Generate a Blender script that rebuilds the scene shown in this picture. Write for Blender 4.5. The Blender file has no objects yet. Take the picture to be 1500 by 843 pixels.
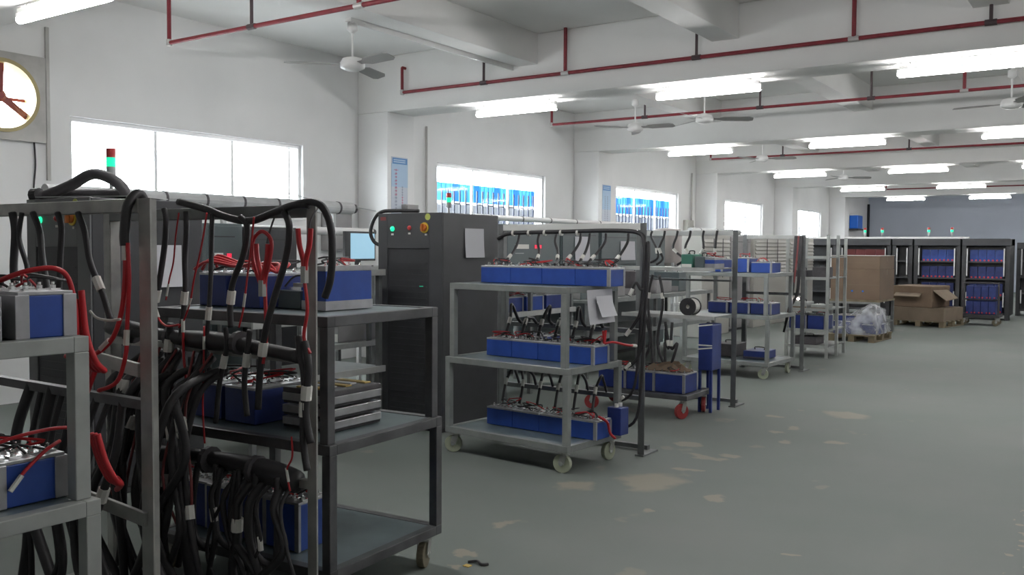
import bpy, bmesh, math, random
from mathutils import Vector, Matrix
R = math.radians
random.seed(7)
S = bpy.context.scene
COL = S.collection

# ------------------------------------------------------------------ camera
FPX = 1341.13
YAW, PITCH, ROLL = R(34.262), R(2.475), R(0.34)
cam_h = 1.55
cy, sy, cp, sp = math.cos(YAW), math.sin(YAW), math.cos(PITCH), math.sin(PITCH)
fw = Vector((-sy * cp, cy * cp, -sp))
r0 = Vector((cy, sy, 0))
u0 = r0.cross(fw)
rt = r0 * math.cos(ROLL) + u0 * math.sin(ROLL)
up = u0 * math.cos(ROLL) - r0 * math.sin(ROLL)
def at_y(px, py, y):
    """the point at distance y along the hall that is seen at photo position px, py"""
    d = rt * ((px - 750) / FPX) + up * ((421.5 - py) / FPX) + fw
    return Vector((0, 0, cam_h)) + d * (y / d.y)
cd = bpy.data.cameras.new('camera')
cd.sensor_fit = 'HORIZONTAL'
cd.sensor_width = 36.0
cd.lens = 36.0 * FPX / 1500.0
cd.clip_start = 0.05
cd.clip_end = 300
cam = bpy.data.objects.new('camera', cd)
COL.objects.link(cam)
m = Matrix((rt, up, -fw)).transposed().to_4x4()
m.translation = Vector((0, 0, cam_h))
cam.matrix_world = m
S.camera = cam

# ------------------------------------------------------------------ materials
def mat(name, col, rough=0.6, metal=0.0, noise=0.0, scale=6.0, bump=0.0, emis=None, spec=None):
    m = bpy.data.materials.new(name)
    m.use_nodes = True
    nt = m.node_tree
    b = nt.nodes['Principled BSDF']
    b.inputs['Base Color'].default_value = (*col, 1)
    b.inputs['Roughness'].default_value = rough
    b.inputs['Metallic'].default_value = metal
    if spec is not None:
        b.inputs['Specular IOR Level'].default_value = spec
    if emis:
        b.inputs['Emission Color'].default_value = (*emis[0], 1)
        b.inputs['Emission Strength'].default_value = emis[1]
    if noise or bump:
        tc = nt.nodes.new('ShaderNodeTexCoord')
        nz = nt.nodes.new('ShaderNodeTexNoise')
        nz.inputs['Scale'].default_value = scale
        nz.inputs['Detail'].default_value = 5
        nt.links.new(tc.outputs['Object'], nz.inputs['Vector'])
        if noise:
            cr = nt.nodes.new('ShaderNodeValToRGB')
            cr.color_ramp.elements[0].position = 0.3
            cr.color_ramp.elements[1].position = 0.7
            cr.color_ramp.elements[0].color = (*[max(0, c * (1 - noise)) for c in col], 1)
            cr.color_ramp.elements[1].color = (*[min(1, c * (1 + noise)) for c in col], 1)
            nt.links.new(nz.outputs['Fac'], cr.inputs['Fac'])
            nt.links.new(cr.outputs['Color'], b.inputs['Base Color'])
        if bump:
            bp = nt.nodes.new('ShaderNodeBump')
            bp.inputs['Strength'].default_value = bump
            bp.inputs['Distance'].default_value = 0.02
            nt.links.new(nz.outputs['Fac'], bp.inputs['Height'])
            nt.links.new(bp.outputs['Normal'], b.inputs['Normal'])
    return m

M = {}
M['wall'] = mat('wall_paint', (0.82, 0.815, 0.81), 0.85, noise=0.05, scale=0.9)
M['farwall'] = mat('far_wall_paint', (0.44, 0.48, 0.55), 0.8, noise=0.05, scale=0.8)
M['ceil'] = mat('ceiling_paint', (0.82, 0.815, 0.80), 0.9, noise=0.06, scale=0.7)
M['beam'] = mat('beam_paint', (0.82, 0.815, 0.80), 0.9, noise=0.05, scale=0.8)
M['cart'] = mat('grey_painted_steel', (0.2376, 0.2534, 0.2455), 0.45, 0.15, noise=0.12, scale=9)
M['cartpale'] = mat('pale_painted_steel', (0.3600, 0.3780, 0.3600), 0.45, 0.1, noise=0.12, scale=9)
M['cartdark'] = mat('dark_bare_steel', (0.1001, 0.1001, 0.1040), 0.42, 0.4, noise=0.3, scale=7)
M['shelf'] = mat('shelf_sheet', (0.1400, 0.1820, 0.1890), 0.35, 0.2, noise=0.2, scale=5)
M['galv'] = mat('galvanised_steel', (0.37, 0.37, 0.35), 0.34, 0.35, noise=0.25, scale=8)
M['frame'] = mat('frame_steel', (0.1771, 0.1851, 0.1851), 0.45, 0.4, noise=0.2, scale=8)
M['framewhite'] = mat('white_painted_steel', (0.66, 0.67, 0.65), 0.45)
M['framepale'] = mat('frame_pale_steel', (0.4400, 0.4480, 0.4320), 0.45, 0.1, noise=0.1, scale=8)
M['black'] = mat('black_cabinet_paint', (0.0360, 0.0372, 0.0408), 0.45, noise=0.2, scale=4)
M['cabgrey'] = mat('charcoal_cabinet_paint', (0.0540, 0.0558, 0.0604), 0.45, noise=0.12, scale=4)
M['cabpale'] = mat('mid_grey_cabinet_paint', (0.1360, 0.1400, 0.1440), 0.45, noise=0.12, scale=4)
M['mach'] = mat('grey_green_machine_paint', (0.0900, 0.1162, 0.1200), 0.5, noise=0.1, scale=3)
M['machpale'] = mat('pale_grey_machine_paint', (0.2700, 0.2625, 0.2625), 0.5, noise=0.1, scale=3)
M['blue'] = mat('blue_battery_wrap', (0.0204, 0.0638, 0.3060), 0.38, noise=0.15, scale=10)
M['bluedarkshade'] = mat('dark_and_shaded_blue_wrap', (0.0194, 0.0378, 0.1836), 0.4, noise=0.15, scale=10)  # blue wrap with shade put in the colour; also truly dark blue cases
M['silver'] = mat('aluminium_plate', (0.4650, 0.4650, 0.4800), 0.3, 0.7, noise=0.12, scale=14)
M['nickel'] = mat('nickel_terminal', (0.78, 0.78, 0.78), 0.18, 1.0)
M['red'] = mat('red_cable_rubber', (0.50, 0.018, 0.025), 0.4)
M['rubber'] = mat('black_cable_rubber', (0.0275, 0.0263, 0.0287), 0.5)
M['hose'] = mat('grey_hose_rubber', (0.07, 0.065, 0.07), 0.55, noise=0.2, scale=12)
M['tag'] = mat('white_tag_plastic', (0.74, 0.73, 0.68), 0.6)
M['paper'] = mat('white_paper', (0.5950, 0.5950, 0.6290), 0.8)
M['paperink'] = mat('grey_printed_lines', (0.42, 0.42, 0.46), 0.8)
M['pipe'] = mat('red_sprinkler_paint', (0.2250, 0.0225, 0.0338), 0.5, noise=0.2, scale=10)
M['rod'] = mat('dark_hanger_rod', (0.075, 0.05, 0.055), 0.6)
M['fit'] = mat('grey_pipe_fitting', (0.55, 0.53, 0.52), 0.45, 0.3)
M['white'] = mat('white_enamel', (0.72, 0.72, 0.71), 0.4)
M['fanblade'] = mat('fan_blade_grey', (0.30, 0.30, 0.29), 0.45)
M['cream'] = mat('cream_fan_ring', (0.42, 0.35, 0.17), 0.5, noise=0.1, scale=4)
M['fanred'] = mat('oxide_red_fan', (0.22, 0.045, 0.045), 0.5)
M['galvfan'] = mat('grey_fan_housing', (0.46, 0.45, 0.43), 0.5, 0.3, noise=0.15, scale=5)
M['tube'] = mat('tube_light_diffuser', (0.9, 0.9, 0.9), 0.5, emis=((1.0, 0.99, 0.985), 30))
M['ledg'] = mat('green_indicator', (0.0, 0.5, 0.25), 0.3, emis=((0.02, 1.0, 0.42), 0.42))
M['ledgdim'] = mat('green_lens', (0.02, 0.45, 0.25), 0.3, emis=((0.0, 1.0, 0.5), 0.12))
M['ledr'] = mat('red_indicator', (0.5, 0.02, 0.04), 0.3, emis=((1.0, 0.03, 0.08), 0.35))
M['redlens'] = mat('red_lens', (0.55, 0.06, 0.06), 0.35)
M['yellow'] = mat('yellow_switch_plate', (0.62, 0.42, 0.04), 0.45)
M['orange'] = mat('orange_switch_grip', (0.55, 0.16, 0.03), 0.45)
M['lime'] = mat('lime_sticker', (0.50, 0.56, 0.12), 0.5)
M['card'] = mat('brown_cardboard', (0.18, 0.128, 0.088), 0.85, noise=0.1, scale=3)
M['cardin'] = mat('cardboard_cut_edge', (0.21, 0.165, 0.12), 0.85, noise=0.1, scale=4)
M['wood'] = mat('pallet_wood', (0.20, 0.165, 0.105), 0.8, noise=0.25, scale=7)
M['wheel'] = mat('cream_nylon_wheel', (0.3500, 0.3780, 0.2800), 0.45)
M['wheeldark'] = mat('brown_rubber_wheel', (0.17, 0.15, 0.10), 0.6)
M['wheelred'] = mat('red_rubber_wheel', (0.30, 0.03, 0.03), 0.5)
M['fork'] = mat('zinc_fork', (0.42, 0.42, 0.40), 0.35, 0.7)
M['duct'] = mat('grey_plastic_duct', (0.42, 0.43, 0.43), 0.5, noise=0.1, scale=5)
M['alu'] = mat('white_aluminium_frame', (0.70, 0.70, 0.70), 0.4, 0.2)
M['bar'] = mat('dark_security_bar', (0.006, 0.010, 0.03), 0.5)
M['fencedeep'] = mat('deep_blue_fence_rib', (0.006, 0.032, 0.16), 0.8, spec=0.0)
M['fence'] = mat('blue_sheet_fence', (0.016, 0.072, 0.23), 0.8, spec=0.0)
M['ground'] = mat('outside_concrete', (0.22, 0.22, 0.22), 0.9)
M['outgrey'] = mat('outside_dark_grey', (0.012, 0.014, 0.018), 0.8, noise=0.4, scale=2)
M['peach'] = mat('outside_peach_paint', (0.75, 0.42, 0.22), 0.8, noise=0.3, scale=3)
M['bluebox'] = mat('bright_blue_plastic', (0.02, 0.17, 0.72), 0.4)
M['green'] = mat('green_case', (0.05, 0.20, 0.14), 0.5)
M['heater'] = mat('beige_tank', (0.42, 0.38, 0.36), 0.5)
M['louver'] = mat('cream_louver', (0.4340, 0.4270, 0.3920), 0.5)
M['poster'] = mat('pale_poster_print', (0.56, 0.60, 0.68), 0.7)
M['postersky'] = mat('poster_sky_blue', (0.42, 0.56, 0.72), 0.7)
M['posterblue'] = mat('poster_blue_band', (0.13, 0.28, 0.55), 0.7)
M['posterred'] = mat('poster_red_ink', (0.62, 0.20, 0.32), 0.7)
M['postergrey'] = mat('poster_grey_ink', (0.33, 0.36, 0.46), 0.7)
M['tape'] = mat('yellow_tape', (0.60, 0.42, 0.12), 0.6)

def film_mat():
    m = bpy.data.materials.new('stretch_film')
    m.use_nodes = True
    nt = m.node_tree
    out = nt.nodes['Material Output']
    b = nt.nodes['Principled BSDF']
    b.inputs['Base Color'].default_value = (0.62, 0.64, 0.68, 1)
    b.inputs['Roughness'].default_value = 0.28
    tr = nt.nodes.new('ShaderNodeBsdfTransparent')
    mx = nt.nodes.new('ShaderNodeMixShader')
    nz = nt.nodes.new('ShaderNodeTexNoise')
    nz.inputs['Scale'].default_value = 5
    tc = nt.nodes.new('ShaderNodeTexCoord')
    nt.links.new(tc.outputs['Object'], nz.inputs['Vector'])
    mr = nt.nodes.new('ShaderNodeMapRange')
    mr.inputs['From Min'].default_value = 0.35
    mr.inputs['From Max'].default_value = 0.7
    mr.inputs['To Min'].default_value = 0.10
    mr.inputs['To Max'].default_value = 0.62
    nt.links.new(nz.outputs['Fac'], mr.inputs['Value'])
    nt.links.new(mr.outputs['Result'], mx.inputs['Fac'])
    nt.links.new(tr.outputs[0], mx.inputs[1])
    nt.links.new(b.outputs[0], mx.inputs[2])
    bp = nt.nodes.new('ShaderNodeBump')
    bp.inputs['Strength'].default_value = 0.6
    nt.links.new(nz.outputs['Fac'], bp.inputs['Height'])
    nt.links.new(bp.outputs['Normal'], b.inputs['Normal'])
    nt.links.new(mx.outputs[0], out.inputs['Surface'])
    return m
M['film'] = film_mat()

def glass_mat():
    m = bpy.data.materials.new('window_glass')
    m.use_nodes = True
    nt = m.node_tree
    out = nt.nodes['Material Output']
    nt.nodes.remove(nt.nodes['Principled BSDF'])
    tr = nt.nodes.new('ShaderNodeBsdfTransparent')
    tr.inputs['Color'].default_value = (0.95, 0.97, 0.97, 1)
    gl = nt.nodes.new('ShaderNodeBsdfGlossy')
    gl.inputs['Roughness'].default_value = 0.05
    mx = nt.nodes.new('ShaderNodeMixShader')
    mx.inputs['Fac'].default_value = 0.012
    nt.links.new(tr.outputs[0], mx.inputs[1])
    nt.links.new(gl.outputs[0], mx.inputs[2])
    nt.links.new(mx.outputs[0], out.inputs['Surface'])
    return m
M['glass'] = glass_mat()

def floor_mat():
    m = bpy.data.materials.new('worn_green_floor_paint')
    m.use_nodes = True
    nt = m.node_tree
    N, Lk = nt.nodes, nt.links
    b = N['Principled BSDF']
    tc = N.new('ShaderNodeTexCoord')
    pos = tc.outputs['Object']
    def noise(scale, det=4):
        n = N.new('ShaderNodeTexNoise')
        n.inputs['Scale'].default_value = scale
        n.inputs['Detail'].default_value = det
        Lk.new(pos, n.inputs['Vector'])
        return n
    def math_(op, a, c):
        n = N.new('ShaderNodeMath')
        n.operation = op
        for i, v in enumerate((a, c)):
            if isinstance(v, (int, float)):
                n.inputs[i].default_value = v
            else:
                Lk.new(v, n.inputs[i])
        return n.outputs[0]
    base = N.new('ShaderNodeValToRGB')
    e = base.color_ramp.elements
    e[0].position, e[1].position = 0.32, 0.68
    e[0].color = (0.155, 0.178, 0.164, 1)
    e[1].color = (0.178, 0.191, 0.181, 1)
    Lk.new(noise(0.8, 6).outputs['Fac'], base.inputs['Fac'])
    # distorted position for the worn patches
    nz = noise(5.0, 5)
    sub = N.new('ShaderNodeVectorMath'); sub.operation = 'SUBTRACT'
    Lk.new(nz.outputs['Color'], sub.inputs[0]); sub.inputs[1].default_value = (0.5, 0.5, 0.5)
    sc = N.new('ShaderNodeVectorMath'); sc.operation = 'SCALE'
    Lk.new(sub.outputs[0], sc.inputs[0]); sc.inputs['Scale'].default_value = 0.30
    ad = N.new('ShaderNodeVectorMath'); ad.operation = 'ADD'
    Lk.new(pos, ad.inputs[0]); Lk.new(sc.outputs[0], ad.inputs[1])
    patches = [(-2.62, 5.53, .20, .25), (-2.99, 5.12, .13, .13), (-2.20, 8.84, .20, .20), (-2.13, 5.41, .06, .07), (-2.36, 4.88, .035, .05),
               (-1.95, 7.53, .10, .06), (-2.62, 6.40, .15, .06), (-2.47, 6.56, .06, .06), (-2.75, 8.36, .08, .08), (-2.49, 7.65, .06, .06),
               (-2.29, 7.29, .06, .06), (-2.41, 7.9, .06, .08), (-2.55, 5.95, .10, .05), (-2.9, 4.2, .05, .08), (-2.78, 3.62, .06, .03),
               (-2.72, 3.50, .05, .03), (-2.9, 6.75, .10, .08), (-1.4, 4.6, .03, .03)]
    acc = None
    for (px, py, rx, ry) in patches:
        s = N.new('ShaderNodeVectorMath'); s.operation = 'SUBTRACT'
        Lk.new(ad.outputs[0], s.inputs[0]); s.inputs[1].default_value = (px, py, 0)
        k = N.new('ShaderNodeVectorMath'); k.operation = 'MULTIPLY'
        Lk.new(s.outputs[0], k.inputs[0]); k.inputs[1].default_value = (1 / rx, 1 / ry, 0)
        ln = N.new('ShaderNodeVectorMath'); ln.operation = 'LENGTH'
        Lk.new(k.outputs[0], ln.inputs[0])
        d = ln.outputs['Value']
        acc = d if acc is None else math_('MINIMUM', acc, d)
    mr = N.new('ShaderNodeMapRange')
    mr.inputs['From Min'].default_value = 1.15
    mr.inputs['From Max'].default_value = 0.75
    Lk.new(acc, mr.inputs['Value'])
    # dotted trail of scuffs on the right
    vo = N.new('ShaderNodeTexVoronoi'); vo.inputs['Scale'].default_value = 12
    Lk.new(pos, vo.inputs['Vector'])
    sx = N.new('ShaderNodeSeparateXYZ'); Lk.new(ad.outputs[0], sx.inputs[0])
    tx = math_('ABSOLUTE', math_('ADD', sx.outputs['X'], 0.47), 0)
    t1 = math_('LESS_THAN', tx, 0.045)
    t2 = math_('LESS_THAN', vo.outputs['Distance'], 0.28)
    t3 = math_('LESS_THAN', sx.outputs['Y'], 6.3)
    trail = math_('MULTIPLY', math_('MULTIPLY', math_('MULTIPLY', t1, t2), t3), 0.8)
    # tiny scattered chips along the racks
    cn = noise(2.2, 8)
    cm = N.new('ShaderNodeMapRange')
    cm.inputs['From Min'].default_value = 0.66
    cm.inputs['From Max'].default_value = 0.70
    Lk.new(cn.outputs['Fac'], cm.inputs['Value'])
    chips = math_('MULTIPLY', math_('MULTIPLY', cm.outputs[0], math_('LESS_THAN', sx.outputs['X'], -1.6)), 0.35)
    fac = math_('MAXIMUM', math_('MULTIPLY', mr.outputs[0], 0.75), math_('MAXIMUM', trail, chips))
    mx = N.new('ShaderNodeMixRGB')
    Lk.new(fac, mx.inputs['Fac'])
    Lk.new(base.outputs[0], mx.inputs['Color1'])
    mx.inputs['Color2'].default_value = (0.29, 0.265, 0.21, 1)
    Lk.new(mx.outputs[0], b.inputs['Base Color'])
    b.inputs['Roughness'].default_value = 0.62
    b.inputs['Specular IOR Level'].default_value = 0.16
    return m
M['floor'] = floor_mat()

# ------------------------------------------------------------------ mesh helpers
class MB:
    def __init__(s):
        s.v, s.f = [], []
    def _add(s, vs, fs):
        n = len(s.v)
        s.v += [tuple(p) for p in vs]
        s.f += [tuple(i + n for i in f) for f in fs]
        return s
    def box(s, x0, x1, y0, y1, z0, z1):
        v = [(x, y, z) for z in (z0, z1) for y in (y0, y1) for x in (x0, x1)]
        return s._add(v, [(0, 2, 3, 1), (4, 5, 7, 6), (0, 1, 5, 4), (2, 6, 7, 3), (0, 4, 6, 2), (1, 3, 7, 5)])
    def bar(s, a, b, w, h=None, upv=(0, 0, 1)):
        a, b = Vector(a), Vector(b)
        h = h or w
        d = (b - a).normalized()
        u = Vector(upv)
        if abs(d.dot(u)) > .95:
            u = Vector((0, 1, 0))
        sd = d.cross(u).normalized() * (w / 2)
        uu = sd.cross(d).normalized() * (h / 2)
        v = []
        for p in (a, b):
            v += [p - sd - uu, p + sd - uu, p + sd + uu, p - sd + uu]
        return s._add(v, [(0, 1, 2, 3), (7, 6, 5, 4), (0, 4, 5, 1), (1, 5, 6, 2), (2, 6, 7, 3), (3, 7, 4, 0)])
    def cyl(s, a, b, r, n=12, r2=None):
        a, b = Vector(a), Vector(b)
        r2 = r if r2 is None else r2
        d = (b - a).normalized()
        u = Vector((0, 0, 1)) if abs(d.z) < .9 else Vector((1, 0, 0))
        x = d.cross(u).normalized()
        y = d.cross(x).normalized()
        v = []
        for p, q in ((a, r), (b, r2)):
            v += [p + (x * math.cos(2 * math.pi * i / n) + y * math.sin(2 * math.pi * i / n)) * q for i in range(n)]
        f = [(i, (i + 1) % n, n + (i + 1) % n, n + i) for i in range(n)]
        return s._add(v, f + [tuple(range(n))[::-1], tuple(range(n, 2 * n))])
    def lathe(s, prof, c=(0, 0, 0), n=20, axis='Z'):
        v, f = [], []
        for (r, z) in prof:
            for i in range(n):
                a = 2 * math.pi * i / n
                p = (r * math.cos(a), r * math.sin(a), z)
                if axis == 'X':
                    p = (z, r * math.cos(a), r * math.sin(a))
                elif axis == 'Y':
                    p = (r * math.cos(a), z, r * math.sin(a))
                v.append((p[0] + c[0], p[1] + c[1], p[2] + c[2]))
        for k in range(len(prof) - 1):
            for i in range(n):
                f.append((k * n + i, k * n + (i + 1) % n, (k + 1) * n + (i + 1) % n, (k + 1) * n + i))
        f.append(tuple(range(n))[::-1])
        f.append(tuple((len(prof) - 1) * n + i for i in range(n)))
        return s._add(v, f)
    def ring(s, r1, r2, t0, t1, c, n=40, axis='X'):
        """annulus between radius r1 and r2, from t0 to t1 along the axis"""
        v, f = [], []
        for (r, t) in ((r1, t0), (r2, t0), (r2, t1), (r1, t1)):
            for i in range(n):
                a = 2 * math.pi * i / n
                p = (t, r * math.cos(a), r * math.sin(a)) if axis == 'X' else (r * math.cos(a), t, r * math.sin(a))
                v.append((p[0] + c[0], p[1] + c[1], p[2] + c[2]))
        for k in range(4):
            for i in range(n):
                j = (i + 1) % n
                f.append((k * n + i, k * n + j, ((k + 1) % 4) * n + j, ((k + 1) % 4) * n + i))
        return s._add(v, f)
    def tube(s, pts, r, n=7, sub=6, r_fn=None):
        P = [Vector(p) for p in pts]
        path = []
        for i in range(len(P) - 1):
            p0 = P[max(i - 1, 0)]; p1 = P[i]; p2 = P[i + 1]; p3 = P[min(i + 2, len(P) - 1)]
            for k in range(sub):
                t = k / sub
                path.append(0.5 * ((2 * p1) + (p2 - p0) * t + (2 * p0 - 5 * p1 + 4 * p2 - p3) * t * t + (3 * p1 - p0 - 3 * p2 + p3) * t ** 3))
        path.append(P[-1])
        v, f = [], []
        x = None
        for i, p in enumerate(path):
            d = (path[min(i + 1, len(path) - 1)] - path[max(i - 1, 0)])
            d = d.normalized() if d.length > 1e-9 else Vector((0, 0, 1))
            if x is None:
                u = Vector((0, 0, 1)) if abs(d.z) < .9 else Vector((1, 0, 0))
                x = d.cross(u).normalized()
            else:
                x = (x - d * x.dot(d)).normalized()
            y = d.cross(x)
            rr = r * (r_fn(i / (len(path) - 1)) if r_fn else 1)
            v += [p + (x * math.cos(2 * math.pi * k / n) + y * math.sin(2 * math.pi * k / n)) * rr for k in range(n)]
        for i in range(len(path) - 1):
            for k in range(n):
                f.append((i * n + k, i * n + (k + 1) % n, (i + 1) * n + (k + 1) % n, (i + 1) * n + k))
        f.append(tuple(range(n))[::-1])
        f.append(tuple((len(path) - 1) * n + k for k in range(n)))
        return s._add(v, f)
    def build(s, name, m, parent=None, bevel=0.0, smooth=False, loc=None):
        me = bpy.data.meshes.new(name)
        me.from_pydata(s.v, [], s.f)
        bm = bmesh.new(); bm.from_mesh(me)
        bmesh.ops.recalc_face_normals(bm, faces=bm.faces[:])
        bm.to_mesh(me); bm.free()
        me.materials.append(M[m] if isinstance(m, str) else m)
        o = bpy.data.objects.new(name, me)
        COL.objects.link(o)
        if parent is not None:
            o.parent = parent
        if loc is not None:
            o.location = loc
        if bevel:
            md = o.modifiers.new('bevel', 'BEVEL')
            md.width = bevel; md.segments = 2; md.limit_method = 'ANGLE'
        if smooth:
            for p in me.polygons:
                p.use_smooth = True
        return o

def tag(o, label, cat, group=None, kind=None):
    o['label'] = label
    o['category'] = cat
    if group: o['group'] = group
    if kind: o['kind'] = kind
    return o
def thing(name, label, cat, loc=(0, 0, 0), rz=0.0, group=None):
    o = bpy.data.objects.new(name, None)
    o.empty_display_size = 0.1
    COL.objects.link(o)
    o.location = loc
    o.rotation_euler = (0, 0, rz)
    return tag(o, label, cat, group)
def struct(o, label=None, cat=None):
    o['kind'] = 'structure'
    if label: o['label'] = label
    if cat: o['category'] = cat
    return o
def dup(root, loc, rz=None, label=None, group=None):
    def cp_(o, parent):
        c = o.copy()
        COL.objects.link(c)
        if parent is not None:
            c.parent = parent
        for ch in o.children:
            cp_(ch, c)
        return c
    c = cp_(root, None)
    c.location = loc
    if rz is not None: c.rotation_euler = (0, 0, rz)
    if label: c['label'] = label
    if group: c['group'] = group
    return c

# ================================================================== THE ROOM
WX = -9.05           # inner face of the window wall
BY0, BP = 9.715, 5.953   # main beams: middle of the first one in view, spacing
ZC, ZB = 4.15, 3.40
RX = 9.0
struct(MB().box(-9.3, RX + .2, -4.2, 39.2, -0.12, 0).build('floor', 'floor'), 'grey green painted concrete floor with tan worn patches', 'floor')
struct(MB().box(-9.3, RX + .2, -4.2, 39.2, ZC, ZC + .15).build('ceiling', 'ceil'), 'pale grey plaster ceiling between concrete beams', 'ceiling')
struct(MB().box(-9.3, RX + .2, 39.0, 39.2, 0, ZC).build('wall_far', 'farwall'), 'blue grey wall closing the far end of the hall', 'wall')
struct(MB().box(-9.3, RX + .2, -4.2, -4.0, 0, ZC).build('wall_back', 'wall'), 'pale wall behind the viewer', 'wall')
struct(MB().box(RX, RX + .2, -4.0, 39.0, 0, ZC).build('wall_right', 'wall'), 'pale long wall across the aisle', 'wall')

# window wall with its openings (y0, y1, z0, z1)
WIN = []
for k in range(6):
    y0 = 5.24 + 5.953 * (k - 0) + (0.0)
    WIN.append((y0, y0 + 3.17, 1.92, 2.875))
WIN = [w for w in WIN if w[1] < 35]
FANHOLE = (4.21, 4.93, 2.62, 3.34)
ops = [FANHOLE] + WIN
mb = MB()
ys = sorted({-4.2, 39.2, *[o[0] for o in ops], *[o[1] for o in ops]})
for a, b in zip(ys[:-1], ys[1:]):
    hole = next((o for o in ops if o[0] <= a + 1e-6 and o[1] >= b - 1e-6), None)
    if hole:
        mb.box(WX - .24, WX, a, b, 0, hole[2]); mb.box(WX - .24, WX, a, b, hole[3], ZC)
    else:
        mb.box(WX - .24, WX, a, b, 0, ZC)
struct(mb.build('wall_left', 'wall'), 'pale grey plaster wall with the long high windows', 'wall')

# main beams, columns, secondary beams
for k in range(-1, 6):
    yc = BY0 + BP * (k - 1)
    if yc < -3.5: continue
    struct(MB().box(WX, RX, yc - .28, yc + .28, ZB, ZC).build('ceiling_beam', 'beam', bevel=.01), 'wide pale concrete beam crossing the ceiling', 'beam')
    struct(MB().box(WX, -8.5, yc - .28, yc + .28, 0, ZB).build('column', 'wall', bevel=.01), 'pale square column standing against the window wall', 'column')
    ya, yb = yc + .28, min(yc + BP - .28, 39.0)
    for i in range(6):
        x = -6.37 + 2.53 * i
        struct(MB().box(x, x + .30, ya, yb, 3.78, ZC).build('ceiling_beam', 'beam', bevel=.006), 'shallow concrete beam running along the hall', 'beam')

# windows
for i, (y0, y1, z0, z1) in enumerate(WIN):
    w = bpy.data.objects.new('window_%d' % (i + 1), None)
    COL.objects.link(w)
    w.location = (WX - .12, (y0 + y1) / 2, z0)
    struct(w, 'long high window with sliding panes and security bars', 'window')
    L, H = (y1 - y0) / 2, z1 - z0
    f = MB()
    f.box(-.05, .07, -L, L, H - .045, H); f.box(-.05, .07, -L, L, 0, .045)
    f.box(-.05, .07, -L, -L + .045, .045, H - .045); f.box(-.05, .07, L - .045, L, .045, H - .045)
    f.build('window_frame', 'alu', w)
    for q in (-L / 3, L / 3):
        MB().box(-.012, .02, q - .02, q + .02, .045, H - .045).build('mullion', 'alu', w)
    MB().box(-.012, .02, L - .165, L - .135, .045, H - .045).build('mullion', 'alu', w)
    MB().box(-.006, .0, -L + .045, L - .045, .045, H - .045).build('pane', 'glass', w)
    MB().box(-.12, .14, -L - .02, L + .02, -.03, .0).build('window_sill', 'alu', w)
    # security bars outside: pairs joined by short links
    b = MB()
    n = 20
    HB = H * (.16 if i == 0 else .62)      # bars cut short where sky glare hides them: glare put into the shape
    for j in range(n):
        y = -L + .08 + (2 * L - .16) * j / (n - 1)
        b.cyl((-.10, y, .0), (-.10, y, HB), .014, 6)
        if j % 2 == 0 and j < n - 1:
            y2 = -L + .08 + (2 * L - .16) * (j + 1) / (n - 1)
            b.cyl((-.10, y, HB * .6), (-.10, y2, HB * .6), .013, 6)
    b.build('security_grille', 'bar', w)

# outside
struct(MB().box(-60, -9.32, -20, 90, -.3, -.15).build('ground_outside', 'ground'), 'bare yard outside the windows', 'ground')
tag_f = MB()
def fence(y0, y1, zt, zb, label):
    t = thing('sheet_fence', label, 'fence', (-12.6, (y0 + y1) / 2, -.15))
    h = (y1 - y0) / 2
    b = MB()
    n = int((y1 - y0) / .16)
    for j in range(n):
        a = -h + 2 * h * j / n
        c = -h + 2 * h * (j + .5) / n
        d = -h + 2 * h * (j + 1) / n
        b.box(-.02, 0, a, c, zb, zt); b.box(-.005, .02, c, d, zb, zt)
    b.build('corrugated_sheet', 'fence', t)
    for j in range(int((y1 - y0) / .8)):
        y = -h + .4 + .8 * j
        MB().box(.02, .035, y - .09, y + .09, zb, zt).build('rib', 'fencedeep', t)
    MB().box(-.03, .05, -h, h, zb - .05, zb).build('bottom_rail', 'alu', t)
    for j in range(4):
        y = -h + .1 + (2 * h - .2) * j / 3
        MB().box(-.08, -.03, y - .03, y + .03, 0, zt).build('post', 'outgrey', t)
    return t
fence(14.2, 22.2, 3.13, 2.72, 'bright blue corrugated sheet fence outside the second window')
fence(22.6, 31.5, 3.24, 2.72, 'bright blue corrugated sheet fence outside the third window')
# low clutter outside the second and third windows
for (y0, y1, z1, m_, lb) in ((14.0, 22.2, 2.42, 'outgrey', 'dark grey low yard wall below the nearer blue fence'), (22.4, 31.5, 2.50, 'outgrey', 'dark grey low yard wall below the farther blue fence')):
    o = MB().box(-14.4, -14.1, y0, y1, -.15, z1 + .25).build('yard_wall', m_)
    tag(o, lb, 'wall', kind='structure')

# ------------------------------------------------------------------ tube lights
def light_proto(label):
    t = thing('tube_light', label, 'light', group=None)
    MB().box(0, 1.2, -.022, .022, .045, .085).build('batten', 'white', t, bevel=.004)
    MB().cyl((.0, 0, .0), (1.2, 0, .0), .03, 12).build('tube', 'tube', t, smooth=False)
    for x in (0, 1.2):
        MB().box(x - .02, x + .02, -.02, .02, -.015, .05).build('lamp_holder', 'white', t)
        MB().cyl((min(max(x, .1), 1.1), 0, .09), (min(max(x, .1), 1.1), 0, .116), .008, 6).build('hanger_rod', 'white', t)
    return t
ordn = ['nearest', 'second', 'third', 'fourth', 'fifth', 'farthest']
colname = ['closest to the window wall', 'second from the window wall', 'third from the window wall', 'fourth from the window wall', 'fifth from the window wall']
proto = None
lx = [-7.176, -4.603, -1.992, .61, 3.2]
for k in range(0, 6):
    for c, X in enumerate(lx):
        lab = 'white tube light under the %s ceiling beam, %s' % (ordn[k], colname[c])
        loc = (X, BY0 + BP * (k - 1), 3.286)
        if proto is None:
            proto = light_proto(lab); proto.location = loc; proto['group'] = 'tube lights under the ceiling beams'
        else:
            dup(proto, loc, 0, lab)

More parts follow.
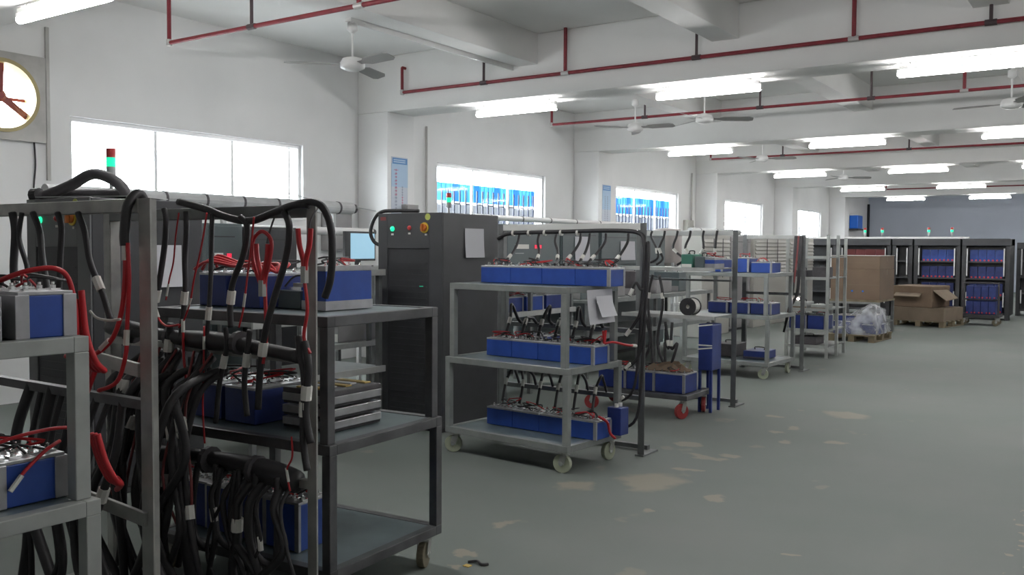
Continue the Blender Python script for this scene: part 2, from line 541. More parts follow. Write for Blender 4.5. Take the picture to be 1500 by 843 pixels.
# ------------------------------------------------------------------ sprinkler pipes
def pipe(y, x0, x1, rods, label, z=3.62, elbow=False):
    t = thing('sprinkler_pipe', label, 'pipe', (x0, y, z), 0, 'red sprinkler pipes')
    L = x1 - x0
    MB().cyl((0, 0, 0), (L, 0, 0), .021, 10).build('pipe_run', 'pipe', t, smooth=False)
    if elbow:   # short riser that turns back into the beam face
        MB().tube([(0, 0, 0), (0, 0, .15), (0, 0, .31), (0, .012, .33), (0, .07, .33)], .02, 8, 3).build('riser', 'pipe', t)
    else:
        MB().cyl((0, 0, 0), (0, 0, ZC - z), .021, 8).build('riser', 'pipe', t)
    MB().lathe([(.026, -.03), (.03, -.02), (.03, .03), (.026, .035)], (0, 0, 0), 10).build('elbow_fitting', 'fit', t)
    for (x, red) in rods:
        MB().cyl((x - x0, 0, 0), (x - x0, 0, ZC - z), .022 if red else .016, 8).build('hanger_rod', 'pipe' if red else 'rod', t)
        MB().cyl((x - x0 - .05, 0, 0), (x - x0 + .05, 0, 0), .028, 10).build('coupling', 'fit' if red else 'rod', t)
    return t
pipe(5.82, -8.21, 6, [(-6.95, 0), (-5.57, 1), (-2.4, 0)], 'red sprinkler pipe nearest the viewer, dropping from the ceiling above the first window')
pipe(9.37, -8.18, 6, [(-6.83, 0), (-5.64, 1), (-3.99, 0), (-2.35, 1), (-1.15, 0)], 'red sprinkler pipe running right along the face of the wide beam', elbow=True)
pipe(13.15, -8.17, 6, [(-6.45, 0), (-4.6, 0), (-3.05, 0), (-1.9, 1), (-.95, 0)], 'red sprinkler pipe crossing the ceiling above the second window')
pipe(20.1, -8.17, 6, [(-6.5, 0), (-3.9, 0), (-1.5, 0)], 'thin red sprinkler pipe crossing beyond the third window')
pipe(27.4, -8.25, 6, [(-6.2, 0), (-3.6, 0), (-1.2, 0)], 'faint red sprinkler pipe crossing above the fourth window')
pipe(33.0, -7.1, 6, [(-5.2, 0), (-2.9, 0)], 'farthest red sprinkler pipe, just before the grey end wall')

# ------------------------------------------------------------------ ceiling fans
def fan_proto(label):
    t = thing('ceiling_fan', label, 'fan')
    MB().lathe([(.015, .42), (.05, .40), (.055, .33), (.02, .30)], n=14).build('canopy', 'white', t, smooth=True)
    MB().cyl((0, 0, .05), (0, 0, .42), .012, 8).build('down_rod', 'white', t)
    MB().lathe([(.03, .07), (.10, .05), (.125, .0), (.12, -.04), (.07, -.065), (.02, -.07)], n=20).build('motor', 'white', t, smooth=True)
    for k in range(3):
        a = R(107 - 120 * k)
        d, s_ = Vector((math.cos(a), math.sin(a), 0)), Vector((-math.sin(a), math.cos(a), 0))
        b = MB()
        rows = []
        for (q, w, z) in ((.10, .025, .0), (.2, .03, -.005), (.26, .06, -.005), (.6, .068, -.01), (.66, .04, -.012)):
            rows.append([d * q - s_ * w + Vector((0, 0, z + w * .3)), d * q + s_ * w + Vector((0, 0, z - w * .3))])
        vs = [p for r_ in rows for p in r_] + [p - Vector((0, 0, .006)) for r_ in rows for p in r_]
        n = len(rows) * 2
        fs = []
        for i in range(len(rows) - 1):
            o_ = 2 * i
            fs += [(o_, o_ + 1, o_ + 3, o_ + 2), (n + o_, n + o_ + 2, n + o_ + 3, n + o_ + 1), (o_, o_ + 2, n + o_ + 2, n + o_), (o_ + 1, n + o_ + 1, n + o_ + 3, o_ + 3)]
        fs += [(0, n, n + 1, 1), (n - 2, n - 1, 2 * n - 1, 2 * n - 2)]
        b._add(vs, fs)
        b.build('blade', 'fanblade', t)
    return t
FG = 'ceiling fans'
f0 = fan_proto('grey three-blade ceiling fan nearest the window wall, before the wide beam')
f0['group'] = FG
f0.location = (-6.46, 6.66, 3.36)
for (x, y, lab, rz) in ((-6.24, 12.4, 'grey ceiling fan hanging above the second window bay', R(8)), (-5.0, 12.05, 'pale ceiling fan partly behind the second red pipe, out in the bay', R(40)),
                        (-6.2, 17.9, 'small ceiling fan by the third red pipe', R(20)), (-1.32, 12.8, 'ceiling fan above the aisle beside the bright tube light', R(70)),
                        (-6.1, 23.6, 'small ceiling fan by the fourth red pipe', R(35)), (-1.45, 6.2, 'ceiling fan over the aisle with one dark blade dipping into view', R(62))):
    dup(f0, (x, y, 3.36), rz, lab)
# hanging bar/conduit the first fan hangs from
o = MB().box(-6.50, -6.42, 6.6, 9.43, 3.765, 3.80)
o.box(-6.44, -6.42, 6.6, 9.43, 3.74, 3.765)
tag(o.build('cable_tray', 'white'), 'white cable tray running under the shallow beam to the first fan', 'cable tray')
MBt = thing

# fan mounts: ceiling hooks up to the slab
def hook(x, y, lab):
    o = MB().cyl((x, y, 3.77), (x, y, ZC), .015, 8).build('ceiling_hook', 'white')
    tag(o, lab, 'hook', 'ceiling hooks')
for i, (x, y) in enumerate(((-6.46, 6.66), (-6.24, 12.4), (-5.0, 12.05), (-6.2, 17.9), (-1.32, 12.8), (-6.1, 23.6), (-1.45, 6.2))):
    hook(x, y, 'white ceiling hook carrying a ceiling fan')

# ------------------------------------------------------------------ exhaust fan in the wall
t = thing('exhaust_fan', 'round cream wall exhaust fan with dark red blades, high on the window wall', 'fan', (WX, 4.545, 2.985))
b = MB()
n = 48
hs = .42
vs, fs = [], []
for zoff in (.0, .05):
    for i in range(n):
        a = 2 * math.pi * i / n
        c, s_ = math.cos(a), math.sin(a)
        k = hs / max(abs(c), abs(s_))
        vs.append((zoff, c * k, s_ * k)); vs.append((zoff, c * .35, s_ * .35))
for i in range(n):
    j = (i + 1) % n
    a0, a1, b0, b1 = 2 * i, 2 * j, 2 * n + 2 * i, 2 * n + 2 * j
    fs += [(b0, b1, b1 + 1, b0 + 1), (a0, a0 + 1, a1 + 1, a1), (a0, a1, b1, b0), (a0 + 1, b0 + 1, b1 + 1, a1 + 1)]
b._add(vs, fs)
b.build('housing_plate', 'galvfan', t)
MB().ring(.315, .352, -.22, .07, (0, 0, 0)).build('ring', 'cream', t, smooth=False)
MB().lathe([(.02, -.10), (.06, -.09), (.06, .0), (.03, .02)], n=16, axis='X').build('hub', 'fanred', t)
for k in range(4):
    a = R((-33, 90, 150, 215)[k])
    d = Vector((0, math.cos(a), math.sin(a)))
    s_ = Vector((0, -math.sin(a), math.cos(a)))
    b = MB()
    p, q = d * .05, d * .315
    w = .034
    v = [p - s_ * w, p + s_ * w, q + s_ * w * 1.2 + Vector((-.05, 0, 0)), q - s_ * w * 1.2]
    v += [x + Vector((-.012, 0, 0)) for x in v]
    b._add(v, [(0, 1, 2, 3), (7, 6, 5, 4), (0, 4, 5, 1), (1, 5, 6, 2), (2, 6, 7, 3), (3, 7, 4, 0)])
    b.build('blade', 'fanred', t)
MB().box(-.17, -.15, -.33, .33, -.015, .015).build('support_bar', 'fanred', t)
for (y, w, z0, z1) in ((4.985, .035, 2.2, 3.72),):
    o = MB().box(WX, WX + .025, y, y + w, z0, z1).build('cable_trunking', 'galvfan')
    tag(o, 'vertical grey cable trunking beside the wall exhaust fan', 'trunking')
o = MB().tube([(WX + .01, 4.86, 2.6), (WX + .012, 4.87, 2.35), (WX + .01, 4.85, 2.1), (WX + .02, 4.86, 1.9)], .009, 6).build('fan_cord', 'rubber')
tag(o, 'dark cord hanging down the wall from the exhaust fan', 'cord')
for (pts, lab) in (([(WX + .004, 6.55, 3.55), (WX + .004, 6.4, 3.3), (WX + .004, 6.33, 3.12)], 'fine dark crack in the plaster above the first window, leaning one way'), ([(WX + .004, 6.85, 3.6), (WX + .004, 7.15, 3.3), (WX + .004, 7.3, 3.0)], 'thin loose wire on the plaster between fan and first window')):
    pass

# wall electrical boxes and conduits
def wallbox(x0, x1, y0, y1, z0, z1, m_, lab):
    t = thing('junction_box', lab, 'electrical box', (x0, (y0 + y1) / 2, z0))
    h = (y1 - y0) / 2
    MB().box(0, x1 - x0, -h, h, 0, z1 - z0).build('box_body', m_, t, bevel=.006)
    MB().box(x1 - x0, x1 - x0 + .012, -h + .02, h - .02, .02, z1 - z0 - .02).build('box_door', m_, t, bevel=.004)
    MB().cyl((x1 - x0 + .012, h - .06, (z1 - z0) / 2), (x1 - x0 + .03, h - .06, (z1 - z0) / 2), .012, 8).build('latch', 'fork', t)
    return t
wallbox(WX, WX + .14, 8.72, 9.17, 1.50, 2.12, 'machpale', 'grey electrical box on the wall after the first window')
wallbox(-8.5, -8.42, 9.72, 10.0, 1.55, 2.15, 'machpale', 'grey electrical box on the first column, below the poster')
wallbox(WX, WX + .12, 20.6, 20.95, 1.95, 2.25, 'louver', 'small white box on the wall after the third window')
o = MB().cyl((WX + .03, 10.9, 1.6), (WX + .03, 10.9, 3.4), .016, 8).build('conduit', 'galvfan')
tag(o, 'thin grey conduit running up the wall past the first column', 'conduit')
o = MB().cyl((WX + .04, 21.0, 1.6), (WX + .04, 21.0, 3.4), .022, 8).build('conduit', 'galvfan')
tag(o, 'dark grey conduit running up beside the third column', 'conduit')
o = MB().cyl((WX + .03, 22.2, 1.6), (WX + .03, 22.2, 3.5), .03, 8).build('conduit', 'wall')
tag(o, 'pale drain pipe on the wall before the fourth window', 'pipe')

# posters on the columns
def poster(y, z0, z1, lab, red=True):
    t = thing('poster', lab, 'poster', (-8.5, y, z0))
    H = z1 - z0
    w = .17
    MB().box(.0, .004, -w, w, 0, H).build('sheet', 'poster', t)
    MB().box(.004, .006, -w, w, H * .55, H * .9).build('sky_print', 'postersky', t)
    MB().box(.006, .008, -w + .02, w - .01, H * .895, H * .985).build('header_band', 'posterblue', t)
    for i, q in enumerate((.925, .955)):
        MB().box(.008, .009, -w + .04, w - .05, H * q - .008, H * q + .008).build('header_line', 'postersky', t)
    if red:
        b = MB()
        random.seed(3)
        z = H * .8
        i = 0
        while z > H * .14:
            h = .028
            m_ = 'posterred' if (i < 8 or i > 15) else 'postergrey'
            ww = .045 if i == 0 else .024
            g = MB()
            g.box(.006, .008, -.075 - ww, -.075 + ww, z, z + .008); g.box(.006, .008, -.080, -.070, z - .012, z + .018)
            if i % 2: g.box(.006, .008, -.075 - ww, -.075 + ww * .6, z - .012, z - .006)
            g.build('brush_letter', m_, t)
            z -= .048; i += 1
        z = H * .55
        for i in range(9):
            g = MB()
            g.box(.006, .008, .04, .075, z, z + .007); g.box(.006, .008, .054, .061, z - .014, z + .014)
            g.build('brush_letter', 'postergrey' if i < 4 else 'posterred', t)
            z -= .036
    else:
        for (yy, n_) in ((-.06, 16), (.04, 18)):
            z = H * .78
            for i in range(n_):
                g = MB()
                g.box(.006, .008, yy - .018, yy + .018, z, z + .008); g.box(.006, .008, yy - .004, yy + .004, z - .014, z + .014)
                g.build('brush_letter', 'postergrey', t)
                z -= .042
        MB().box(.006, .008, -w + .02, w - .02, .02, H * .07).build('footer_band', 'posterblue', t)
        MB().cyl((.006, 0, H * .07), (.008, 0, H * .07), .08, 16).build('footer_emblem', 'posterblue', t)
    return t
poster(9.68, 1.88, 2.80, 'pale blue hanging poster with a column of red characters on the first column')
poster(15.70, 1.72, 2.78, 'narrow pale poster with two columns of grey characters on the second column', red=False)
# ================================================================== EQUIPMENT
def caster(parent, x, y, r, wheel, rot=0.0, top=.16, name='caster'):
    """swivel caster: plate and fork, with wheel and hub as sub-parts"""
    a = Vector((math.cos(rot), math.sin(rot), 0))     # rolling direction
    s_ = Vector((-math.sin(rot), math.cos(rot), 0))
    c = Vector((x, y, r)) - a * .02
    f = MB()
    f.box(x - .04, x + .04, y - .035, y + .035, top - .008, top)
    f.cyl((x, y, top - .03), (x, y, top - .008), .028, 10)
    for q in (-1, 1):
        f.bar(c + s_ * q * .026 , Vector((x, y, top - .028)) + s_ * q * .026, .004, .045, upv=tuple(a))
    f.bar(Vector((x, y, top - .028)) - s_ * .028, Vector((x, y, top - .028)) + s_ * .028, .05, .006)
    fo = f.build(name, 'fork', parent)
    w = MB().cyl(c - s_ * .018, c + s_ * .018, r, 20).build('wheel', wheel, fo, bevel=.004)
    MB().cyl(c - s_ * .03, c + s_ * .03, .016, 10).build('axle', 'nickel', fo)
    return fo

def cart(name, label, loc, rz, w, d, levels, m_frame, m_shelf, wheel='wheel', wide=.03, cast_rot=(0.2, 1.2, .5, 1.8), bar=.045, cr=.062, cat='cart', lips=True):
    """three-shelf steel trolley: levels = shelf heights, bottom first; the posts above the middle shelf step inwards"""
    t = thing(name, label, cat, loc, rz)
    for i, z in enumerate(levels):
        top = i == len(levels) - 1
        ins = wide if (top and len(levels) > 2) else 0
        X, Y = w / 2 - ins, d / 2 - ins * .5
        f = MB()
        f.box(-X, X, -Y, -Y + bar, z - bar, z); f.box(-X, X, Y - bar, Y, z - bar, z)
        f.box(-X, -X + bar, -Y + bar, Y - bar, z - bar, z); f.box(X - bar, X, -Y + bar, Y - bar, z - bar, z)
        f.build('shelf_frame', m_frame, t, bevel=.003)
        MB().box(-X + bar, X - bar, -Y + bar, Y - bar, z - .02, z - .004).build('shelf_panel', m_shelf, t)
    for sx in (-1, 1):
        for sy in (-1, 1):
            for i in range(len(levels) - 1):
                ins = wide if (i >= 1) else 0
                X, Y = sx * (w / 2 - ins - bar / 2), sy * (d / 2 - ins * .5 - bar / 2)
                q = bar / 2
                MB().box(X - q, X + q, Y - q, Y + q, levels[i], levels[i + 1] - bar).build('post', m_frame, t, bevel=.003)
    k = 0
    for sx in (-1, 1):
        for sy in (-1, 1):
            caster(t, sx * (w / 2 - .06), sy * (d / 2 - .06), cr, wheel, cast_rot[k], levels[0] - bar)
            k += 1
    return t

def battery(label, loc, rz, w, d, h, group, style='row', m_='blue', detail=2, strip=True):
    """battery pack; w along its row"""
    t = thing('battery_pack', label, 'battery', loc, rz, group)
    MB().box(-w / 2, w / 2, -d / 2, d / 2, 0, h - .012).build('case', m_, t, bevel=.004)
    if style == 'bracket':
        for s_ in (-1, 1):
            MB().box(s_ * w / 2 - .022 - .012 * s_, s_ * w / 2 + .022 - .012 * s_, -d / 2 - .004, d / 2 + .004, .0, h - .010).build('end_bracket', 'silver', t, bevel=.002)
        MB().box(-w / 2, w / 2, -d / 2, d / 2, h - .012, h).build('top_plate', 'silver', t, bevel=.002)
    elif style == 'sill':
        MB().box(-w / 2 - .003, w / 2 + .003, -d / 2 - .003, d / 2 + .003, 0, .042).build('base_plate', 'silver', t)
        MB().box(-w / 2, w / 2, -d / 2, d / 2, h - .012, h + .012).build('top_plate', 'silver', t, bevel=.002)
    else:
        MB().box(-w / 2, w / 2, -d / 2, d / 2, h - .012, h).build('top_plate', 'silver', t, bevel=.002)
        if strip: MB().box(w / 2 - .022, w / 2 + .003, -d / 2 - .003, -d / 2 + .012, 0, h - .012).build('corner_strip', 'silver', t)
        if strip: MB().box(w / 2 - .006, w / 2 + .003, d / 2 - .022, d / 2 + .003, 0, h - .012).build('corner_strip', 'silver', t)
    if detail:
        n = 4 if detail > 1 else 2
        for i in range(n):
            for s_ in (-1, 1):
                x = -w / 2 + w * (i + .5) / n
                y = s_ * d * .24
                MB().box(x - w * .09, x + w * .09, y - .018, y + .018, h, h + .006).build('busbar', 'nickel', t)
                MB().lathe([(.010, 0), (.010, .010), (.006, .012), (.006, .02)], (x, y, h + .006), 6).build('terminal', 'nickel', t)
        rnd = random.Random(hash((round(loc[0], 2), round(loc[1], 2))) & 0xffff)
        for i in range(3 if detail > 1 else 1):
            p = [(rnd.uniform(-w / 2, w / 2) * .9, rnd.uniform(-d / 2, d / 2) * .8, h + .01)]
            for j in range(3):
                p.append((rnd.uniform(-w / 2, w / 2) * .9, rnd.uniform(-d / 2, d / 2) * .9, h + rnd.uniform(.025, .06)))
            p.append((rnd.uniform(-w / 2, w / 2) * .9, rnd.uniform(-d / 2, d / 2) * .8, h + .01))
            MB().tube(p, .0045, 5, 5).build('sense_wire', 'red' if i == 0 else 'rubber', t)
    return t

def frame(name, label, x0, x1, y, h, bars, m_='frame', loc_z=0, foot=True, topm=None, cat='frame', slant=0.0, pw=.05, fs=1):
    """open angle-iron stand across the aisle: two posts, a box-section top rail, lower rails"""
    t = thing(name, label, cat, ((x0 + x1) / 2, y, 0), slant)
    L = (x1 - x0) / 2
    for s_ in (-1, 1):
        b = MB()
        b.box(s_ * L - pw / 2, s_ * L + pw / 2, -.003, .003, 0, h)
        xx = s_ * L - pw / 2 * s_
        b.box(xx - .003, xx + .003, 0, pw, 0, h)
        b.build('post', m_, t)
        if foot:
            MB().box(s_ * L - .035, s_ * L + .035, min(-.03 * fs, .22 * fs), max(-.03 * fs, .22 * fs), 0, .012).build('foot_plate', m_, t)
    MB().box(-L + pw / 2, L - pw / 2, -.005, .045, h - .05, h).build('top_rail', topm or m_, t, bevel=.003)
    for z in bars:
        MB().box(-L + pw / 2, L - pw / 2, .0, .035, z - .035, z).build('cross_rail', m_, t, bevel=.002)
    if foot:
        MB().box(-L + pw / 2, L - pw / 2, min(.16 * fs, .2 * fs), max(.16 * fs, .2 * fs), .012, .045).build('base_rail', m_, t)
    return t

def cable(label, group, pts, r=.008, m_='rubber', tags=(), name='test_cable', clamp=False, tip=None):
    b = MB().tube(pts, r, 7, 6)
    o = b.build(name, m_, smooth=True)
    tag(o, label, 'cable', group)
    P = [Vector(p) for p in pts]
    for q in tags:
        i = int(q); u = q - i
        a, c = P[i], P[min(i + 1, len(P) - 1)]
        mid = a.lerp(c, u); d = (c - a).normalized()
        MB().cyl(mid - d * .028, mid + d * .028, r * 1.35, 8).build('white_tag', 'tag', o)
    if clamp:
        e = P[-1]; d = (P[-1] - P[-2]).normalized()
        s_ = d.cross(Vector((0, 1, 0))).normalized() if abs(d.y) < .9 else Vector((1, 0, 0))
        g = MB()
        for q in (-1, 1):
            g.bar(e - d * .04 + s_ * q * .004, e + d * .10 + s_ * q * .022, .016, .02)
        g.build('clip', 'red' if m_ == 'red' else 'rubber', o)
    return o

def paper(label, loc, w, h, normal='x', tilt=0.0, lines=5, m_='paper'):
    t = thing('paper_sheet', label, 'paper', loc)
    b = MB()
    n = 5
    vs, fs = [], []
    for k in range(n + 1):
        z = -h * k / n
        bow = .012 * (k / n) ** 2 * (1 if tilt >= 0 else -1) + tilt * k / n
        for s_ in (0, 1):
            p = (bow, s_ * w, z) if normal == 'x' else (s_ * w, -bow, z)
            vs.append(p)
    m0 = len(vs)
    off = (-.002, 0, 0) if normal == 'x' else (0, .002, 0)
    vs += [tuple(a + c for a, c in zip(v, off)) for v in vs]
    for k in range(n):
        i = 2 * k
        fs += [(i, i + 1, i + 3, i + 2), (m0 + i, m0 + i + 2, m0 + i + 3, m0 + i + 1), (i, i + 2, m0 + i + 2, m0 + i), (i + 1, m0 + i + 1, m0 + i + 3, i + 3)]
    fs += [(0, m0, m0 + 1, 1), (m0 - 2, m0 - 1, 2 * m0 - 1, 2 * m0 - 2)]
    b._add(vs, fs)
    b.build('sheet', m_, t)
    return t

def tester(label, x0, x1, y0, y1, h, m_front, m_side, paint='black', lime=True):
    """tall battery tester cabinet; front towards the viewer (-y)"""
    t = thing('tester_cabinet', label, 'cabinet', ((x0 + x1) / 2, (y0 + y1) / 2, 0))
    X, Y = (x1 - x0) / 2, (y1 - y0) / 2
    MB().box(-X, X, -Y + .012, Y, .04, h).build('body', m_side, t, bevel=.008)
    MB().box(-X + .02, X - .02, -Y + .03, Y - .02, 0, .04).build('plinth', 'black', t)
    f = MB()   # front frame round a sunk panel
    a, zb, zt = .105, .06, h - .30
    f.box(-X, -X + a, -Y, -Y + .012, .04, h); f.box(X - a - .03, X, -Y, -Y + .012, .04, h)
    f.box(-X + a, X - a - .03, -Y, -Y + .012, zt, h); f.box(-X + a, X - a - .03, -Y, -Y + .012, .04, zb)
    f.build('front_frame', m_front, t, bevel=.003)
    pn = MB().box(-X + a, X - a - .03, -Y + .008, -Y + .02, zb, zt).build('vent_panel', 'black', t)
    g = MB()
    for i in range(int((zt - zb - .1) / .05)):
        z = zb + .05 + i * .05
        g.box(-X + a + .03, X - a - .06, -Y + .004, -Y + .008, z, z + .012)
    g.build('vent_slot', 'black', pn)
    for (x, z, r, m_, nm) in ((-X + .165, h - .132, .016, 'ledg', 'green_lamp'), (-X + .355, h - .125, .014, 'redlens', 'red_lamp')):
        q = MB().lathe([(r * 1.4, 0), (r * 1.4, -.006), (r, -.008), (r * .9, -.016), (r * .4, -.02)], (x, -Y, z), 14, 'Y').build(nm, m_, t)
        MB().box(x - .012, x + .012, -Y - .004, -Y, z - .055, z - .040).build('lamp_label', 'tag', t)
    kx, kz = X - .185, h - .125
    kp = MB().cyl((kx, -Y, kz), (kx, -Y - .006, kz), .045, 20).build('switch_plate', 'yellow', t)
    MB().lathe([(.03, 0), (.03, -.012), (.022, -.02)], (kx, -Y - .006, kz), 14, 'Y').build('switch_dial', 'orange', kp)
    MB().box(kx - .008, kx + .008, -Y - .045, -Y - .02, kz - .03, kz + .03).build('switch_grip', 'orange', kp)
    MB().box(kx + .005, kx + .028, -Y - .004, -Y, kz - .065, kz - .05).build('lamp_label', 'tag', t)
    if lime:
        MB().cyl((X - .15, -Y, h - .035), (X - .15, -Y - .003, h - .035), .028, 16).build('lime_sticker', 'lime', t)
        MB().box(-X + .03, -X + .09, -Y - .003, -Y, h - .06, h - .03).build('red_mark', 'fanred', t)
    for z in (h - .62, h - .83):
        MB().box(X - .24, X - .205, -Y - .001, -Y + .012, z, z + .006).build('status_light', 'ledgdim', t)
    return t

# ---------------------------------------------------------------- battery tester cabinets
tester('pale fronted tester cabinet with green lamp and yellow switch, behind the striped battery cart', -5.87, -5.16, 3.10, 3.90, 1.84, 'cabpale', 'black')
tester('charcoal tester cabinet with a lime sticker, standing between the two nearest wheeled carts', -5.44, -4.735, 5.92, 6.73, 1.84, 'cabgrey', 'black')
paper('white paper stuck on the dark side of the nearest tester cabinet', (-5.155, 3.47, 1.555), .26, .27)
paper('white paper stuck on the dark side of the charcoal tester cabinet', (-4.73, 6.23, 1.715), .27, .25)

# ---------------------------------------------------------------- carts and their batteries
# cart A: bottom corner of the frame, pale posts
cart('battery_cart', 'pale steel cart at the viewer carrying striped blue batteries', (-3.27, 1.33, 0), R(0), 1.1, .66, (.18, .74, 1.262), 'cartpale', 'shelf', bar=.05)
GA = 'batteries on the nearest pale cart'
battery('blue battery with silver end brackets at the aisle corner of the nearest cart, top shelf', (-2.95, 1.535, 1.262), R(90), .175, .30, .145, None, 'bracket')
battery('silver bracketed battery behind the corner one on the nearest cart, top shelf', (-3.27, 1.50, 1.262), R(90), .175, .28, .145, GA, 'bracket', 'bluedarkshade')
battery('bracketed battery nearer the viewer on the nearest cart, top shelf', (-2.95, 1.30, 1.262), R(90), .175, .30, .145, GA, 'bracket', 'bluedarkshade')
battery('blue battery with loose red leads, aisle end of the nearest cart, middle shelf', (-2.94, 1.50, .74), R(90), .22, .20, .145, None, 'bracket')
battery('shaded battery beside the red leads on the nearest cart, middle shelf', (-3.17, 1.47, .74), R(90), .22, .20, .145, GA, 'row', 'bluedarkshade')
battery('shaded battery at the back of the nearest cart, middle shelf', (-3.42, 1.47, .74), R(90), .22, .22, .145, GA, 'row', 'bluedarkshade')

# cart B
cart('battery_cart', 'dark steel three-shelf cart with an empty lower deck, behind the cable stand', (-3.30, 3.03, 0), R(3.5), 1.12, .80, (.20, .73, 1.262), 'cartdark', 'shelf', 'wheeldark', wide=.02, bar=.045, cast_rot=(.3, 1.0, .6, 1.9))
GB = 'batteries on the dark cart behind the cable stand'
battery('tall blue battery with a silver base on the corner of the dark cart, top shelf', (-3.08, 3.075, 1.262), R(90), .30, .15, .19, None, 'sill')
t = thing('circuit_unit', 'open grey electronics unit with bare terminals, left of the silver-based battery', 'electronics', (-3.25, 3.05, 1.262))
MB().box(-.075, .075, -.12, .12, 0, .085).build('chassis', 'mach', t, bevel=.004)
for i in range(4):
    MB().box(-.06, .06, -.10 + i * .06, -.07 + i * .06, .085, .10 + .015 * (i % 2)).build('terminal_block', 'tag' if i % 2 else 'nickel', t)
MB().tube([(-.05, -.1, .1), (-.02, -.06, .15), (.03, 0, .14), (.05, .08, .1)], .005, 6).build('wire', 'rubber', t)
for i, x in enumerate((-3.46, -3.70)):
    battery(('shaded blue battery beside the silver-based one on the dark cart', 'shaded blue battery at the cabinet end of the dark cart, top shelf')[i], (x, 3.0, 1.262), R(90), .30, .20, .16, GB, 'row', 'bluedarkshade')
t = thing('battery_module', 'silver and black striped battery module on the middle shelf of the dark cart', 'battery', (-3.06, 3.02, .73), R(92))
for i in range(3):
    MB().box(-.17, .17, -.15, .15, .012 + i * .055, .047 + i * .055).build('silver_band', 'silver', t, bevel=.003)
    MB().box(-.165, .165, -.145, .145, i * .055, .012 + i * .055 + .002).build('black_band', 'rubber', t)
MB().box(-.168, .168, -.148, .148, .157, .182).build('top_cover', 'hose', t, bevel=.004)
for i in range(5):
    MB().box(-.15 + i * .065, -.11 + i * .065, -.1 + .03 * (i % 2), .08, .182, .188).build('busbar', 'tag' if i % 2 else 'tape', t)
for i, x in enumerate((-3.42, -3.66)):
    battery(('silver topped shaded battery next to the striped module, middle shelf', 'shaded battery at the cabinet end of the dark cart, middle shelf')[i], (x, 2.95, .73), R(90), .34, .21, .17, GB, 'row', 'bluedarkshade')
battery('blue battery on the lower deck of the dark cart, aisle side', (-3.12, 2.86, .20), R(3.5), .20, .20, .22, None, 'row')
for i, x in enumerate((-3.33, -3.54, -3.74)):
    battery(('second', 'third', 'innermost')[i] + ' battery from the aisle on the lower deck of the dark cart', (x, 2.86, .20), R(3.5), .20, .20, .22, GB, 'row', 'bluedarkshade')

# cart C
cC = cart('battery_cart', 'light grey three-shelf cart on cream wheels with three rows of blue batteries', (-3.695, 5.70, 0), R(-5), 1.14, .68, (.20, .73, 1.285), 'cart', 'shelf', 'wheel', wide=.03, cast_rot=(.5, 1.4, .15, 1.5), cr=.066)
rowC = [(1.285, -3.585, 5.76, 1.17, .13, 'top'), (.73, -3.60, 5.735, .98, .135, 'middle'), (.20, -3.585, 5.735, 1.0, .135, 'bottom')]
for (z, xc, yc, L, h, nm) in rowC:
    n = 4
    for i in range(n):
        q = -L / 2 + L * (i + .5) / n
        x, y = xc + q * math.cos(R(-4)), yc + q * math.sin(R(-4))
        pos = ('cabinet end', 'second from the cabinet', 'second from the aisle', 'aisle end')[i]
        battery('blue battery in the %s row of the light grey cart, %s' % (nm, pos), (x, y, z), R(-4), L / n - .003, .20, h, 'battery rows on the light grey cart', 'row', strip=(i == n - 1))
paper('folded white paper taped to the top edge of the light grey cart', (-3.075, 5.42, 1.265), .36, .235, tilt=.015)
paper('small curled paper in the taped sleeve on the light grey cart', (-3.05, 5.50, 1.22), .22, .14, tilt=.04)

# cart E with blue boxes
cart('battery_cart', 'grey cart with blue boxes on top, beyond the tall shelf stand', (-4.10, 11.09, 0), R(-3), 1.12, .88, (.20, .76, 1.265), 'cart', 'shelf', 'wheel', cast_rot=(.3, 1.3, .2, 1.6))
for i, (x, y, w, h, lb) in enumerate(((-3.77, 11.1, .26, .13, 'blue battery on the aisle end of the far grey cart, top shelf'), (-4.05, 11.15, .21, .18, 'taller blue battery in the middle of the far grey cart'), (-4.40, 11.2, .19, .16, 'blue battery at the wall end of the far grey cart'))):
    battery(lb, (x, y, 1.265), R(-3), w, .3, h, None, 'row', 'blue', 1)
for i, x in enumerate((-3.75, -4.02, -4.3)):
    battery(('aisle end', 'middle', 'wall end')[i] + ' shaded blue battery on the middle shelf of the far grey cart', (x, 11.05, .76), R(-3), .26, .3, .14, None, 'row', 'bluedarkshade', 1)

# ---------------------------------------------------------------- stands with cables
frame('cable_stand', 'shiny steel cable stand nearest the viewer, with red leads hanging from its rail', -4.2, -2.93, 1.97, 1.72, (), 'galv', pw=.068)
MB().box(-.60, .60, .0, .035, .955, .99).build('cross_rail', 'cartdark', bpy.data.objects['cable_stand'])
frame('cable_stand', 'steel cable stand in front of the dark cart, crowded with hanging black cables', -4.05, -2.665, 2.52, 1.715, (1.12, .62), 'galv', topm='frame', fs=-1)
frame('cable_stand', 'white railed cable stand behind the light grey cart', -4.31, -3.02, 6.16, 1.74, (.95, .45), 'frame', topm='framewhite')
frame('cable_stand', 'grey cable stand behind the far cart with blue boxes', -4.25, -3.48, 11.66, 1.735, (1.0,), 'frame', topm='framepale')

# shelf stand D: two shelves hung in a frame
tD = frame('shelf_stand', 'tall grey stand with pale upper rail and two thin shelves, above the red-wheeled trolley', -4.28, -3.235, 8.62, 1.735, (), 'frame', topm='framewhite', cat='stand')
for z in (1.37, 1.25, .91):
    if z == 1.25:
        MB().box(-.485, .485, -.01, .015, z - .02, z).build('cross_rail', 'frame', tD)
        continue
    MB().box(-.485, .485, -.42, .03, z - .012, z).build('shelf_panel', 'cart', tD)
    MB().box(-.485, .485, -.44, -.42, z - .03, z + .004).build('shelf_lip', 'framepale', tD)
